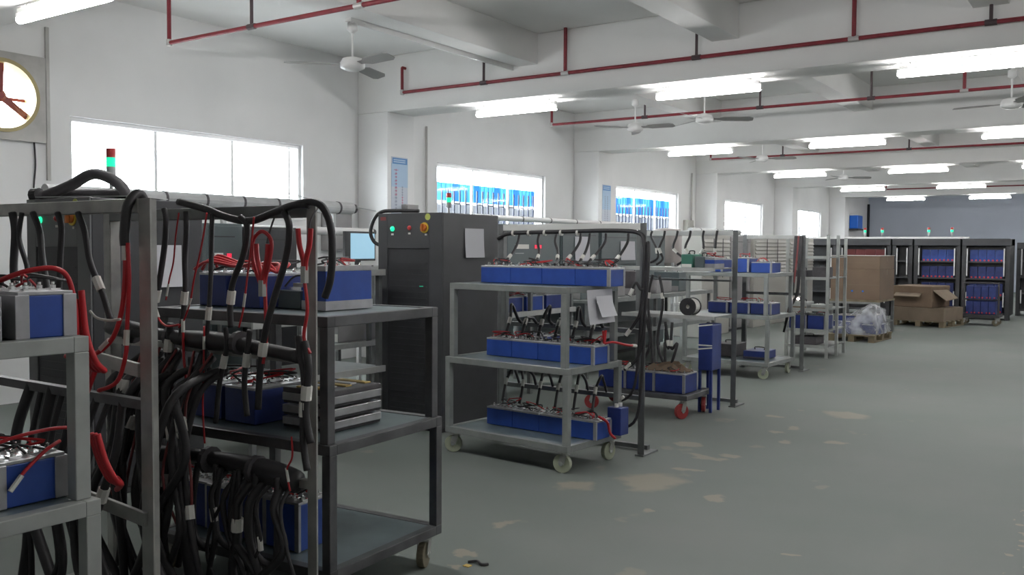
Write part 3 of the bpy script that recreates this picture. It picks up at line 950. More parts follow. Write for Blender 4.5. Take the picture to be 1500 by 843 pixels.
# trolley with red wheels
tt = cart('low_trolley', 'low dark trolley with red wheels and a blue battery row', (-3.84, 7.98, 0), R(0), 1.05, .60, (.22,), 'cartdark', 'cartdark', 'wheelred', wide=0, cr=.07, cat='trolley', cast_rot=(.3, .9, 1.1, 1.9))
for i in range(3):
    battery('shaded blue battery on the red-wheeled trolley, %s' % ('inner end', 'middle', 'outer end')[i], (-4.13 + i * .30, 7.93, .22), 0, .295, .30, .18, 'batteries on the red-wheeled trolley', 'row', 'bluedarkshade')
t = thing('strapped_crate', 'upright blue crate bound with white straps, standing beside the red-wheeled trolley', 'crate', (-3.345, 8.28, .0))
MB().box(-.07, .07, -.12, .12, .40, .84).build('crate_body', 'bluedarkshade', t, bevel=.01)
for q in (-1, 1):
    for p in (-1, 1):
        MB().box(q * .055 - .012, q * .055 + .012, p * .10 - .012, p * .10 + .012, 0, .40).build('leg', 'bluedarkshade', t)
for z, dz in ((.82, .02), (.64, -.0), (.60, .02)):
    MB().bar((-.072, -.125, z), (.072, -.125, z + dz), .004, .012).build('strap', 'tag', t)
# things on stand D's upper shelf
def caseb(label, x0, x1, y0, y1, z, h, m_, m2=None, cat='box', name='equipment_case'):
    t = thing(name, label, cat, ((x0 + x1) / 2, (y0 + y1) / 2, z))
    X, Y = (x1 - x0) / 2, (y1 - y0) / 2
    MB().box(-X, X, -Y, Y, 0, h).build('case', m_, t, bevel=.008)
    MB().box(-X + .01, X - .01, -Y - .004, -Y + .002, .006, h * .28).build('base_band', m2 or 'tag', t)
    MB().tube([(-X * .4, 0, h), (-X * .4, 0, h + .03), (X * .4, 0, h + .03), (X * .4, 0, h)], .006, 6, 4).build('handle', 'rubber', t)
    return t
caseb('green instrument case on the upper shelf of the tall shelf stand', -3.62, -3.50, 8.2, 8.45, 1.37, .13, 'green')
caseb('dark green case beside the bright green one on the tall shelf stand', -3.48, -3.38, 8.2, 8.45, 1.37, .11, 'mach', 'mach')
battery('violet blue battery at the aisle end of the tall shelf stand', (-3.335, 8.33, 1.37), 0, .10, .24, .09, None, 'sill', 'blue', 1)
t = thing('cable_reel', 'dark reel with white wire on the lower shelf of the tall shelf stand', 'reel', (-3.55, 8.28, .91))
MB().ring(.03, .075, -.06, .06, (0, 0, .085), 20, 'Y').build('wire_winding', 'tag', t)
for y in (-.07, .06):
    MB().ring(.02, .085, y, y + .01, (0, 0, .085), 20, 'Y').build('flange', 'rubber', t)

# stand F: shelf rack with four posts, partly in front of the pallets
tF = thing('shelf_stand', 'pale steel shelf stand with double uprights, in front of the cardboard stack', 'stand', (-3.89, 13.7, 0))
for (x, y) in ((-.30, .48), (.285, .48), (-.30, -.42), (.275, -.42), (.30, .0)):
    MB().box(x - .02, x + .02, y - .02, y + .02, 0, 1.73 if y > .1 else 1.76).build('upright', 'cartpale', tF)
for z in (1.45, 1.15, .70, .40, .17):
    MB().box(-.31, .30, -.40, .46, z - .015, z).build('shelf_panel', 'cart', tF)
    MB().box(-.32, .295, -.445, -.42, z - .03, z + .01).build('shelf_lip', 'cartpale', tF)
for i, x in enumerate((-4.05, -3.78)):
    battery(('blue battery inside', 'blue battery at the aisle side of')[i] + ' the pale shelf stand, low shelf', (x, 13.55, .40), 0, .25, .4, .21, None, 'row', 'bluedarkshade', 1)
for i, (x, z) in enumerate(((-4.03, .70), (-3.76, .70))):
    caseb(('pale steel box', 'low pale steel box')[i] + ' on the waist-high shelf of the pale shelf stand', x - .11, x + .11, 13.35, 13.7, z, .09 - .03 * i, 'cartpale', 'card')
for i, x in enumerate((-4.05, -3.77)):
    caseb(('dark equipment box', 'dark grey equipment box near the aisle')[i] + ' on the chest-high shelf of the pale shelf stand', x - .1, x + .1, 13.4, 13.75, 1.15, .10 + .05 * i, 'hose', 'hose')
# small lamp glowing on the stand post
t = thing('indicator_lamp', 'small glowing lamp clipped to the upright beyond the blue box cart', 'lamp', (-3.51, 11.6, .93))
MB().box(-.02, .02, -.03, -.003, -.02, .02).build('lamp_body', 'hose', t)
MB().cyl((0, -.03, 0), (0, -.04, 0), .016, 10).build('lamp_lens', mat('warm_lamp', (1, .9, .85), .4, emis=((1, .85, .8), 6)), t)
caseb('dark case on the lowest shelf of the pale shelf stand', -4.12, -3.78, 13.35, 13.75, .17, .12, 'hose', 'hose')
for x, y, h, mm, lb in ((-4.25, 11.2, .16, 'hose', 'dark tool case on the bottom deck of the far grey cart'), (-3.85, 11.15, .10, 'bluedarkshade', 'low violet blue case on the bottom deck of the far grey cart')):
    caseb(lb, x - .14, x + .14, y - .2, y + .2, .20, h, mm, 'hose')
t = thing('wrapping_paper', 'crumpled brown wrapping paper lying on the blue batteries of the red-wheeled trolley', 'paper', (-3.62, 7.95, .405))
g = MB()
rp = random.Random(4)
nn = 7
vs = [(-.2 + .4 * i / (nn - 1) + rp.uniform(-.02, .02), -.1 + .2 * j / (nn - 1), (.015 + .07 * rp.random()) * (1 if 0 < i < nn - 1 and 0 < j < nn - 1 else .15)) for j in range(nn) for i in range(nn)]
vs += [(x, y, z - .006) for x, y, z in vs]
q = nn * nn
fs = []
for j in range(nn - 1):
    for i in range(nn - 1):
        a = j * nn + i
        fs += [(a, a + 1, a + nn + 1, a + nn), (q + a, q + a + nn, q + a + nn + 1, q + a + 1)]
for k in range(nn - 1):
    for a, c in ((k, k + 1), (q - nn + k, q - nn + k + 1), (k * nn, (k + 1) * nn), (k * nn + nn - 1, (k + 1) * nn + nn - 1)):
        fs.append((a, c, q + c, q + a))
g._add(vs, fs).build('sheet', 'card', t)
# ---------------------------------------------------------------- row of machines along the windows
def machine(label, x1, y0, y1, h, m_='mach', d=.75, disp=True, zpanel=None):
    """tall tester facing the aisle (+x)"""
    t = thing('tester_machine', label, 'machine', (x1 - d / 2, (y0 + y1) / 2, 0), 0)
    X, Y = d / 2, (y1 - y0) / 2
    MB().box(-X, X - .02, -Y, Y, .05, h).build('body', m_, t, bevel=.01)
    MB().box(-X + .03, X - .06, -Y + .03, Y - .03, 0, .05).build('plinth', 'black', t)
    fr = MB().box(X - .02, X, -Y + .02, Y - .02, h - .50, h - .02).build('control_panel', m_, t, bevel=.006)
    MB().box(X, X + .004, -Y + .06, Y - .1, h - .115, h - .105).build('panel_groove', 'black', fr)
    MB().box(X - .02, X, -Y + .02, Y - .02, .10, h - .53).build('lower_door', m_, t, bevel=.006)
    MB().box(X, X + .03, -Y + .08, -Y + .1, .75, .95).build('door_handle', 'fork', t)
    if disp:
        MB().box(X, X + .005, -Y + .30 * Y, -Y + .78 * Y, h - .30, h - .245).build('name_plate', 'tag', fr)
        for i in range(3):
            MB().box(X, X + .006, -Y + (1.0 + .09 * i) * Y, -Y + (1.0 + .09 * i + .065) * Y, h - .295, h - .25).build('display_digit', 'ledr', fr)
        MB().box(X, X + .004, -Y + .30 * Y, -Y + .6 * Y, h - .36, h - .35).build('panel_line', 'duct', fr)
    return t
machine('grey green tester machine with red digits, glimpsed between the hanging cables', -6.25, 4.78, 5.14, 1.74, 'mach', .6)
machine('dark slate tester machine beside the first red-digit one, below the first window', -6.25, 5.17, 5.75, 1.72, 'cabgrey', .6, disp=False)
machine('wide grey green tester machine with name plate and red digits, behind the light grey cart', -6.25, 9.05, 10.30, 1.84, 'mach', .75)
machine('grey green tester machine with a paper on its front, under the second column', -6.25, 10.34, 11.35, 1.84, 'mach', .75, disp=False)
machine('plain grey green machine beyond the papered one, topped by a bright gap panel', -6.25, 11.40, 12.65, 1.82, 'mach', .75, disp=False)
machine('slate grey machine beside the beige tank', -6.25, 12.72, 13.55, 1.84, 'mach', .75, disp=False)
paper('white paper on the front of the grey green machine under the second column', (-6.24, 10.66, 1.71), .40, .33)
paper('white paper on the front of the machine topped by a bright gap panel', (-6.24, 11.98, 1.66), .46, .28)
t = thing('bright_gap_panel', 'white panel with red edge, glowing as a bright gap above the plain machine', 'lamp', (-6.28, 12.05, 1.82))  # panel made to glow in place of a bright gap above the machine
MB().box(-.03, .03, -.5, .5, 0, .022).build('strip_body', 'tube' if False else mat('bright_gap_glow', (.9, .9, .9), .4, emis=((1, 1, 1), 1.2)), t)
MB().box(-.035, .035, -.5, .5, .022, .034).build('red_edge', 'ledr', t)
# long equipment shelf under the machines' controls: white front edge, packs on it
def bench(label, x0, x1, y0, y1, zs, edge='framepale'):
    t = thing('equipment_bench', label, 'bench', ((x0 + x1) / 2, (y0 + y1) / 2, 0))
    X, Y = (x1 - x0) / 2, (y1 - y0) / 2
    for z in zs:
        MB().box(-X, X - .02, -Y, Y, z - .03, z).build('shelf_panel', 'cart', t)
        MB().box(X - .02, X, -Y, Y, z - .045, z + .006).build('shelf_lip', edge, t)
    for sx in (-1, 1):
        for sy in (-1, 0, 1):
            MB().box(sx * (X - .05) - .02, sx * (X - .05) + .02, sy * (Y - .03) - .02, sy * (Y - .03) + .02, 0, zs[-1] - .03).build('leg', 'frame', t)
    return t
bench('pale edged bench with batteries, seen through the cables of the crowded stand', -5.9, -5.2, 4.35, 5.75, (.55, 1.0, 1.36))
for i in range(4):
    battery('shaded battery on the pale edged bench, %s from the near end' % ('first', 'second', 'third', 'fourth')[i], (-5.4, 4.55 + i * .3, 1.0), R(90), .26, .22, .16, 'batteries on the pale edged bench', 'row', 'bluedarkshade', 1)
bench('pale edged bench of batteries behind the light grey cart', -6.1, -5.25, 7.25, 9.0, (.42, .88, 1.20))
for i in range(4):
    for z, nm in ((.42, 'low'), (.88, 'upper')):
        battery('blue battery on the bench behind the light grey cart, %s shelf, %s along' % (nm, ('first', 'second', 'third', 'fourth')[i]), (-5.5, 7.5 + i * .40, z), R(90), .34, .3, .16, 'batteries on the bench behind the light grey cart', 'row', 'blue' if i == 2 else 'bluedarkshade', 1)
bench('grey bench with boxes behind the tall shelf stand', -6.1, -5.3, 9.4, 13.2, (.50, .93), 'cart')
for i, (y, w, h, m_) in enumerate(((9.8, .5, .30, 'mach'), (10.5, .4, .25, 'machpale'), (11.2, .45, .32, 'hose'), (11.9, .5, .2, 'machpale'), (12.6, .4, .28, 'mach'))):
    caseb('%s equipment box on the grey bench, %s from the near end' % (('grey green', 'pale', 'dark', 'low pale', 'slate')[i], ('first', 'second', 'third', 'fourth', 'fifth')[i]), -5.9, -5.5, y - w / 2, y + w / 2, .93, h, m_, 'machpale')

# long grey duct under the first window, with ties, and the white duct with black end cap
def duct(label, pts, r, m_, ties=0, cap=True, name='cable_duct', rest=0.0):
    t = thing(name, label, 'duct', pts[0])
    P = [Vector(p) - Vector(pts[0]) for p in pts]
    MB().cyl(P[0], P[1], r, 16).build('duct_tube', m_, t, smooth=False)
    d = (P[1] - P[0])
    for i in range(ties):
        c = P[0] + d * ((i + .5) / ties)
        MB().cyl(c - d.normalized() * .012, c + d.normalized() * .012, r * 1.06, 16).build('tie', 'hose', t)
    if cap:
        MB().cyl(P[1], P[1] + d.normalized() * .05, r * .8, 12).build('end_cap', 'rubber', t)
    for q in (.08, .5, .92):
        c = P[0] + d * q
        MB().box(c.x - .02, c.x + .02, c.y - .02, c.y + .02, rest - pts[0][2], -r * .95).build('stand_leg', m_, t)
    return t
duct('long grey ribbed duct running along below the first window', [(-7.2, 3.95, 1.975), (-7.2, 7.4, 1.975)], .065, 'duct', 8)
duct('white round duct with a black end cap, ending left of the charcoal cabinet', [(-6.95, 5.0, 1.715), (-6.95, 7.45, 1.715)], .04, 'white', 0)
duct('white round duct running on above the machines behind the light grey cart', [(-6.7, 9.0, 1.93), (-6.7, 13.2, 1.93)], .035, 'white', 6, rest=1.842)
duct('pale duct running above the stands toward the fourth window', [(-6.5, 15.1, 1.88), (-6.5, 17.5, 1.88)], .05, 'duct', 3, rest=1.801)
# hose loop on the top left
t = thing('hose_loop', 'thick dark hose looped over the top of the pale fronted cabinet', 'hose', (-5.6, 3.2, 1.84))
MB().tube([(-.25, -.05, .03), (-.20, .0, .035), (-.02, .05, .09), (.15, .1, .16), (.28, .16, .12), (.30, .22, .045), (.12, .2, .04), (-.10, .12, .04), (-.24, .06, .035)], .035, 10, 8).build('hose', 'hose', t, smooth=True)
MB().cyl((-.27, -.055, .03), (-.22, -.04, .033), .045, 12).build('collar', 'rubber', t)
# sloped sheet top left on the cabinet
t = thing('loose_sheet', 'loose grey sheet lying tilted on the pale fronted cabinet', 'sheet', (-5.45, 3.35, 1.845))
MB().bar((-.35, -.1, .006), (.25, .2, .012), .40, .006).build('sheet', 'duct', t)

# blue screen and pale things between crowded stand and charcoal cabinet
t = thing('monitor', 'pale blue screen with dark edge, left of the charcoal cabinet', 'monitor', (-6.6, 6.9, 1.35))
MB().box(-.02, .02, -.22, .22, .06, .36).build('bezel', 'black', t, bevel=.005)
MB().box(.02, .024, -.15, .20, .08, .34).build('screen', mat('screen_blue', (.25, .42, .55), .3, emis=((.35, .6, .75), .25)), t)
MB().box(-.10, .10, -.10, .10, 0, .012).build('foot', 'black', t)
MB().box(-.03, -.02, -.04, .04, .012, .2).build('neck', 'black', t)
bench('low pale bench carrying the blue screen', -6.88, -6.35, 6.25, 7.4, (.6, 1.35), 'framepale')
for i, z in enumerate((.6,)):
    caseb('pale box on the lower shelf of the bench below the blue screen', -6.78, -6.5, 6.5, 7.1, z, .3, 'machpale', 'tag')

# stack lights
def stack(label, x, y, z0, h=.16, r=.03, base=.12):
    t = thing('stack_light', label, 'signal light', (x, y, z0), 0)
    MB().cyl((0, 0, 0), (0, 0, base), r * .4, 8).build('pole', 'duct', t)
    MB().cyl((0, 0, base), (0, 0, base + h * .36), r, 14).build('base_segment', 'duct', t)
    MB().cyl((0, 0, base + h * .36), (0, 0, base + h * .68), r, 14).build('green_lens', 'ledg', t)
    MB().cyl((0, 0, base + h * .68), (0, 0, base + h), r, 14).build('red_lens', 'redlens', t)
    return t
stack('red and green signal light standing before the first window', -5.6, 3.52, 1.84, .19, .03, .16)
stack('red and green signal light before the second window, above the charcoal cabinet', -5.12, 6.5, 1.84, .13, .024, .07)
# ---------------------------------------------------------------- tank, louvers beyond stand D
t = thing('water_tank', 'beige cylindrical tank with white pipes, behind the tall shelf stand', 'tank', (-6.55, 14.25, 0))
MB().lathe([(.05, 1.26), (.24, 1.30), (.25, 1.34), (.25, 1.82), (.22, 1.88), (.05, 1.90)], n=24).build('tank_body', 'heater', t, smooth=True)
for (x, y) in ((-.2, -.2), (.2, -.2), (-.2, .2), (.2, .2)):
    MB().box(x - .02, x + .02, y - .02, y + .02, 0, 1.32).build('leg', 'duct', t)
MB().tube([(.12, .12, 1.28), (.12, .13, 1.0), (.12, .14, .5), (.10, .2, .35), (.0, .3, .32)], .04, 8).build('white_pipe', 'white', t)
MB().cyl((.12, .135, .60), (.12, .135, .64), .08, 14).build('pipe_flange', 'white', t)
def louv(label, x1, y0, y1, h, m_='louver'):
    t = thing('louvered_cabinet', label, 'cabinet', (x1 - .35, (y0 + y1) / 2, 0))
    Y = (y1 - y0) / 2
    MB().box(-.35, .33, -Y, Y, 0, h).build('body', m_, t, bevel=.01)
    z = h - .08
    g = MB()
    while z > h - .75:
        g._add([(.33, -Y + .05, z), (.33, Y - .05, z), (.36, Y - .05, z - .05), (.36, -Y + .05, z - .05), (.33, -Y + .05, z - .055), (.33, Y - .05, z - .055)],
               [(0, 1, 2, 3), (3, 2, 5, 4), (0, 3, 4), (1, 5, 2), (0, 4, 5, 1)])
        z -= .075
    g.build('louver_slats', m_, t)
    for q in (-Y * .33, Y * .33):
        MB().box(.36, .366, q - .012, q + .012, h - .76, h - .06).build('seam', 'hose', t)
    return t
louv('pale louvered cabinet in the row below the gap before the fourth window', -6.2, 15.0, 16.3, 1.80)
louv('cream louvered cabinet with dark seams, under the fourth window', -6.2, 17.6, 19.6, 1.82)
louv('farther cream louvered cabinet of the row under the fourth window', -6.2, 19.8, 21.6, 1.80)
o = machine('grey machine between the louvered cabinets', -6.25, 16.4, 17.5, 1.80, 'machpale', .75, disp=False)

# ---------------------------------------------------------------- pallets
def pallet(label, loc, rz, w, d):
    t = thing('wooden_pallet', label, 'pallet', loc, rz)
    for i in range(5):
        y = -d / 2 + .05 + (d - .1) * i / 4
        MB().box(-w / 2, w / 2, y - .05, y + .05, .10, .122).build('deck_board', 'wood', t)
    for i in (-1, 0, 1):
        for j in (-1, 0, 1):
            MB().box(i * (w / 2 - .06) - .05, i * (w / 2 - .06) + .05, j * (d / 2 - .07) - .06, j * (d / 2 - .07) + .06, .018, .10).build('block', 'wood', t)
    for i in (-1, 0, 1):
        MB().box(i * (w / 2 - .06) - .05, i * (w / 2 - .06) + .05, -d / 2, d / 2, 0, .018).build('skid', 'wood', t)
    return t
pallet('wooden pallet under the film-wrapped blue load', (-3.92, 16.5, 0), R(-3), .78, 1.06)
rnd = random.Random(5)
for i, (x, y, z, w, h) in enumerate(((-4.05, 16.3, .122, .40, .22), (-3.70, 16.5, .122, .26, .16), (-4.05, 16.3, .342, .36, .10), (-3.75, 16.55, .282, .24, .16))):
    battery(('broad shaded blue battery', 'small blue battery', 'upper broad battery', 'upper small battery')[i] + ' under the stretch film on the pallet', (x, y, z), R(-3), w, .5, h, None, 'row', 'bluedarkshade', 0)
# stretch film: a crumpled skin over the load
def film_wrap():
    nx, ny = 18, 18
    W, D = .40, .52
    vs, fs = [], []
    def top(u, v):
        hgt = .40 + .10 * u + .05 * math.sin(4 * u + 2 * v) + rnd.uniform(-.018, .018)
        hgt -= .20 * max(0, -u) ** 1.3
        return hgt
    n = 44
    prof = [(1.0, .12), (1.01, .2), (.98, .3), (.95, .40), (.86, .92), (.5, 1.0), (.0, 1.0)]
    for (s_, f) in prof:
        for i in range(n):
            a = 2 * math.pi * i / n
            c, q = math.cos(a), math.sin(a)
            k = 1 / max(abs(c), abs(q)) ** .85
            u, v = c * k * s_, q * k * s_
            zt = top(u, v)
            z = .125 + (zt - .0) * ((f - .12) / .88)
            vs.append((u * W + rnd.uniform(-.007, .007), v * D + rnd.uniform(-.007, .007), z))
    for k in range(len(prof) - 1):
        for i in range(n):
            j = (i + 1) % n
            fs.append((k * n + i, k * n + j, (k + 1) * n + j, (k + 1) * n + i))
    b = MB(); b._add(vs, fs)
    return b
o = film_wrap().build('stretch_film', 'film', smooth=True, loc=(-3.92, 16.5, 0))
o.rotation_euler = (0, 0, R(-3))
tag(o, 'crumpled clear stretch film wrapped round the blue load on the pallet', 'plastic film')

# cardboard stack on a steel stillage
t = thing('steel_stillage', 'grey steel stillage carrying the tall cardboard boxes', 'stillage', (-4.25, 18.0, 0), R(-2))
for sx in (-1, 1):
    for sy in (-1, 1):
        MB().box(sx * .42 - .025, sx * .42 + .025, sy * .5 - .025, sy * .5 + .025, 0, .60).build('leg', 'frame', t)
MB().box(-.45, .45, -.53, .53, .60, .635).build('deck', 'wood', t)
MB().box(-.45, .45, -.535, -.50, .56, .60).build('side_rail', 'cart', t)
MB().box(.40, .44, -.475, .475, .2, .23).build('lower_rail', 'frame', t)
def carton(label, loc, rz, w, d, h, marks=False, m_='card'):
    t = thing('cardboard_box', label, 'box', loc, rz)
    MB().box(-w / 2, w / 2, -d / 2, d / 2, 0, h).build('carton', m_, t, bevel=.006)
    MB().box(-w / 2 - .002, w / 2 + .002, -.03, .03, h - .1, h + .002).build('tape_strip', 'cardin', t)
    MB().box(-w / 2 + .01, w / 2 - .01, -d / 2 - .002, -d / 2, h * .49, h * .5).build('flap_seam', 'cardin', t)
    if marks:
        for i in range(2):
            MB().cyl((-w * .05 + i * .19 , -d / 2 - .003, .16), (-w * .05 + i * .19, -d / 2, .16), .018, 10).build('printed_mark', 'bluebox', t)
    return t
carton('big lower brown carton with blue printed marks on the steel stillage', (-4.255, 18.0, .635), R(-2), .88, 1.02, .56, True)
carton('flatter top brown carton lying on the big marked carton', (-4.255, 18.0, 1.197), R(-2), .87, 1.0, .245)
o = MB().box(-.445, .445, -.516, .516, 0, .006).build('strap_sheet', 'tag', loc=(-4.255, 18.0, 1.444))
o.rotation_euler = (0, 0, R(-2)); tag(o, 'thin white sheet on top of the tall carton stack', 'sheet')

# second pallet: wrapped lower load, opened box above
ang = R(-12)
px, py = -3.14, 19.94
dx = Vector((math.cos(ang), math.sin(ang), 0)); dy = Vector((-dx.y, dx.x, 0))
cc = Vector((px, py, 0)) - dx * .53 + dy * .55
pallet('wooden pallet under the opened brown carton, in front of the battery racks', tuple(cc), ang, 1.06, 1.05)
carton('flat tan wrapped carton on the pallet, below the opened one', (cc.x, cc.y, .122), ang, 1.02, 1.0, .26, m_='cardin')
q = cc
t = thing('cardboard_box', 'opened brown carton with a loose side flap, on the pallet by the battery racks', 'box', (q.x - .10 * dx.x, q.y, .382), ang)
MB().box(-.45, .36, -.46, .46, 0, .44).build('carton', 'card', t, bevel=.02)
MB()._add([(-.38, -.46, .30), (.15, -.46, .30), (.18, -.66, .24), (-.34, -.66, .24), (-.38, -.46, .285), (.15, -.46, .285), (.18, -.66, .225), (-.34, -.66, .225)],
          [(0, 1, 2, 3), (7, 6, 5, 4), (0, 4, 5, 1), (1, 5, 6, 2), (2, 6, 7, 3), (3, 7, 4, 0)]).build('front_flap', 'cardin', t)
MB()._add([(.36, -.42, .36), (.36, .3, .36), (.60, .25, .20), (.62, -.40, .16), (.36, -.42, .345), (.36, .3, .345), (.60, .25, .185), (.62, -.40, .145)],
          [(0, 1, 2, 3), (7, 6, 5, 4), (0, 4, 5, 1), (1, 5, 6, 2), (2, 6, 7, 3), (3, 7, 4, 0)]).build('side_flap', 'cardin', t)

# ---------------------------------------------------------------- far battery racks
RYF = 22.9
def far_rack(label, x0, x1, y, h, tiers, cells=5, base=.10, blue='blue'):
    t = thing('battery_rack', label, 'rack', ((x0 + x1) / 2, y, 0))
    X = (x1 - x0) / 2
    MB().box(-X, X, .30, .9, base, h).build('body', 'black', t)
    MB().box(-X, X, -.04, .9, h - .16, h).build('top_box', 'black', t, bevel=.01)
    for s_ in (-1, 1):
        MB().box(s_ * X - (.08 if s_ > 0 else 0), s_ * X + (.08 if s_ < 0 else 0), -.02, .30, 0, h - .16).build('side_post', 'black', t)
    for (z0, z1) in tiers:
        MB().box(-X + .08, X - .08, -.02, .30, z0 - .03, z0).build('shelf_bar', 'cabgrey', t)
    for s_ in (-1, 1):
        for (z0, z1) in ((.30, .62), (.98, 1.60)):
            if z0 >= tiers[-1][0] - .1:
                MB().cyl((s_ * (X - .11), -.06, z0), (s_ * (X - .11), -.06, z1), .014, 8).build('guard_rod', 'alu', t)
    return t
GR = 'batteries in the far dark racks'
def cells(x0, x1, y, z, h, n, lab, m_):
    w = (x1 - x0) / n
    for i in range(n):
        t = thing('battery_pack', lab, 'battery', (x0 + w * (i + .5), y + .17, z), 0, GR + ', ' + lab[:60])
        MB().box(-w / 2 + .004, w / 2 - .004, -.03, .09, .0, h).build('case', m_, t, bevel=.003)
        for q in (-.5, .5):
            MB().cyl((q * w * .5, -.045, .022), (q * w * .5, -.03, .022), .021, 8).build('red_cap', 'redcap', t)
M['redcap'] = mat('red_terminal_cap', (.65, .05, .06), .4)
bays = [(-4.27, -3.30, 'bay behind the opened carton', 'blue'), (-3.26, -2.30, 'aisle bay', 'blue')]
T2 = [(1.31, 1.60), (.93, 1.22), (.54, .84), (.16, .46)]
for (a, b, nm, m_) in bays:
    far_rack('dark battery rack, ' + nm, a, b, RYF, 1.82, T2)
    for k, (z0, z1) in enumerate(T2):
        cells(a + .14, b - .14, RYF, z0, z1 - z0 - .03, 4, 'red capped blue battery in the dark rack, %s, %s tier' % (nm, ('top', 'second', 'third', 'lowest')[k]), 'blue' if k == 0 else 'bluedarkshade')  # below the top tier, shade is put into the blue of the packs
far_rack('narrow dark rack left of the bay behind the opened carton', -4.75, -4.31, RYF, 1.82, T2)
far_rack('dark rack reaching behind the tall cartons', -6.0, -4.79, RYF, 1.82, T2)
cells(-5.85, -4.93, RYF, 1.31, .26, 4, 'dark red topped battery in the rack behind the tall cartons, top tier', 'fanred')
far_rack('long dark rack under the fifth window', -7.6, -6.04, RYF, 1.82, T2)
far_rack('dark rack set back behind the aisle end of the row', -2.36, -1.1, 24.9, 1.75, T2)
# white cable tray lying along the rack tops
t = thing('cable_tray', 'long white cable tray lying along the tops of the far dark racks', 'cable tray', (-5.3, 23.1, 1.825))
MB().box(-2.2, 2.15, -.10, .10, 0, .04).build('tray', 'white', t)
for i in range(6):
    MB().box(-2.0 + i * .8, -1.97 + i * .8, -.105, .105, .04, .048).build('clip', 'duct', t)
for x, lb in ((-4.06, 'signal light over the rack bay behind the opened carton'), (-3.56, 'signal light close to the middle of the far racks'), (-5.1, 'signal light at the end of the tray, over the tall cartons'), (-5.5, 'dim signal light beside the blue tank')):
    stack('small green ' + lb, x, 23.4, 1.82, .17, .03, .10)
# low trolley before the racks
tt = thing('battery_trolley', 'low black trolley with a tubular frame, parked before the aisle bay of the racks', 'trolley', (-2.64, 21.35, 0))
MB().box(-.38, .36, -.28, .28, .17, .23).build('deck', 'black', tt, bevel=.008)
for s_ in (-1, 1):
    MB().tube([(s_ * .33, -.22, .23), (s_ * .33, -.22, .82), (s_ * .30, -.22, .875), (0, -.22, .88)], .016, 8).build('push_frame', 'hose', tt)
    for y in (-.2, .2):
        caster(tt, s_ * .30, y, .065, 'wheeldark', .4, .17)
MB().box(-.31, .31, -.2, .2, .53, .545).build('mid_shelf', 'black', tt)
for x in (-.31, .30):
    MB().box(x, x + .012, .18, .2, .23, .53).build('stay', 'black', tt)
for z, nm in ((.232, 'lower'), (.547, 'upper')):
    for i in range(4):
        w = .14
        t = thing('battery_pack', 'blue battery with red caps, %s row on the low black trolley' % nm, 'battery', (-2.64 - .21 + i * w, 21.28, z), 0, 'batteries on the low black trolley, %s row' % nm)
        MB().box(-w / 2 + .003, w / 2 - .003, -.12, .12, 0, .27).build('case', 'bluedarkshade', t, bevel=.004)
        for q in (-.3, .3):
            MB().cyl((q * w, -.135, .03), (q * w, -.12, .03), .016, 8).build('red_cap', 'redcap', t)
# blue tank on a bracket
t = thing('blue_tank', 'bright blue plastic tank on a wall bracket near the far corner', 'tank', (-8.88, 36.3, 2.36))
MB().box(-.15, .17, -.36, .36, 0, .50).build('tank_body', 'bluebox', t, bevel=.03)
MB().box(-.14, .16, -.35, .35, .50, .54).build('tank_lid', 'white', t, bevel=.01)
MB().box(-.17, .19, -.38, .38, -.06, 0).build('bracket', 'hose', t)
o = MB().cyl((-9.0, 38.8, 0), (-9.0, 38.8, 3.4), .05, 8).build('down_pipe', 'outgrey')
tag(o, 'dark down pipe in the far corner', 'pipe')

# ---------------------------------------------------------------- floor scraps
t = thing('floor_scrap', 'black scrap of rubber with yellow tape on the floor beside the dark cart', 'scrap', (-2.62, 3.55, 0))
MB().tube([(-.05, .0, .006), (-.01, .02, .012), (.03, .0, .010), (.05, .03, .006)], .007, 6).build('rubber_piece', 'rubber', t)
MB().box(-.045, -.01, -.05, -.02, 0, .004).build('tape_piece', 'tape', t)

# ================================================================== CABLES
rc = random.Random(11)
# stand B: black cables falling from the rail, white tags at their ends
GBk = 'black tagged test cables on the crowded stand'
def course(y, *pp):
    """a cable's course through photo positions, lying in the plane of its stand"""
    return [tuple(at_y(px, py, y)) for px, py in pp]
for (pp, r, tg) in (
    (((240, 306), (243, 322), (241, 360), (233, 415), (226, 452), (223, 480)), .013, 3.5),
    (((272, 310), (273, 335), (271, 380), (271, 430), (264, 500)), .012, 3.1),
    (((311, 312), (310, 345), (309, 400), (306, 455), (302, 500), (298, 560)), .010, 3.1),
    (((352, 318), (362, 332), (357, 372), (341, 415), (337, 450), (338, 480)), .013, 3.6),
    (((416, 310), (424, 332), (419, 378), (401, 440), (388, 490), (381, 545), (378, 600)), .014, 4.4),
    (((330, 480), (332, 510), (322, 560), (316, 620)), .011, 1.4),
    (((366, 484), (362, 520), (358, 560), (362, 610)), .012, 1.2),
    (((437, 492), (440, 520), (446, 560), (444, 640), (450, 690)), .014, 2.5),
    (((446, 500), (452, 540), (447, 600), (455, 650)), .016, 1.6),
    (((250, 474), (246, 520), (252, 580), (240, 640)), .016, .7),
):
    cable('black test cable with a white tag on the crowded cable stand', GBk, course(2.46, *pp), r, 'rubber', tags=(tg,))
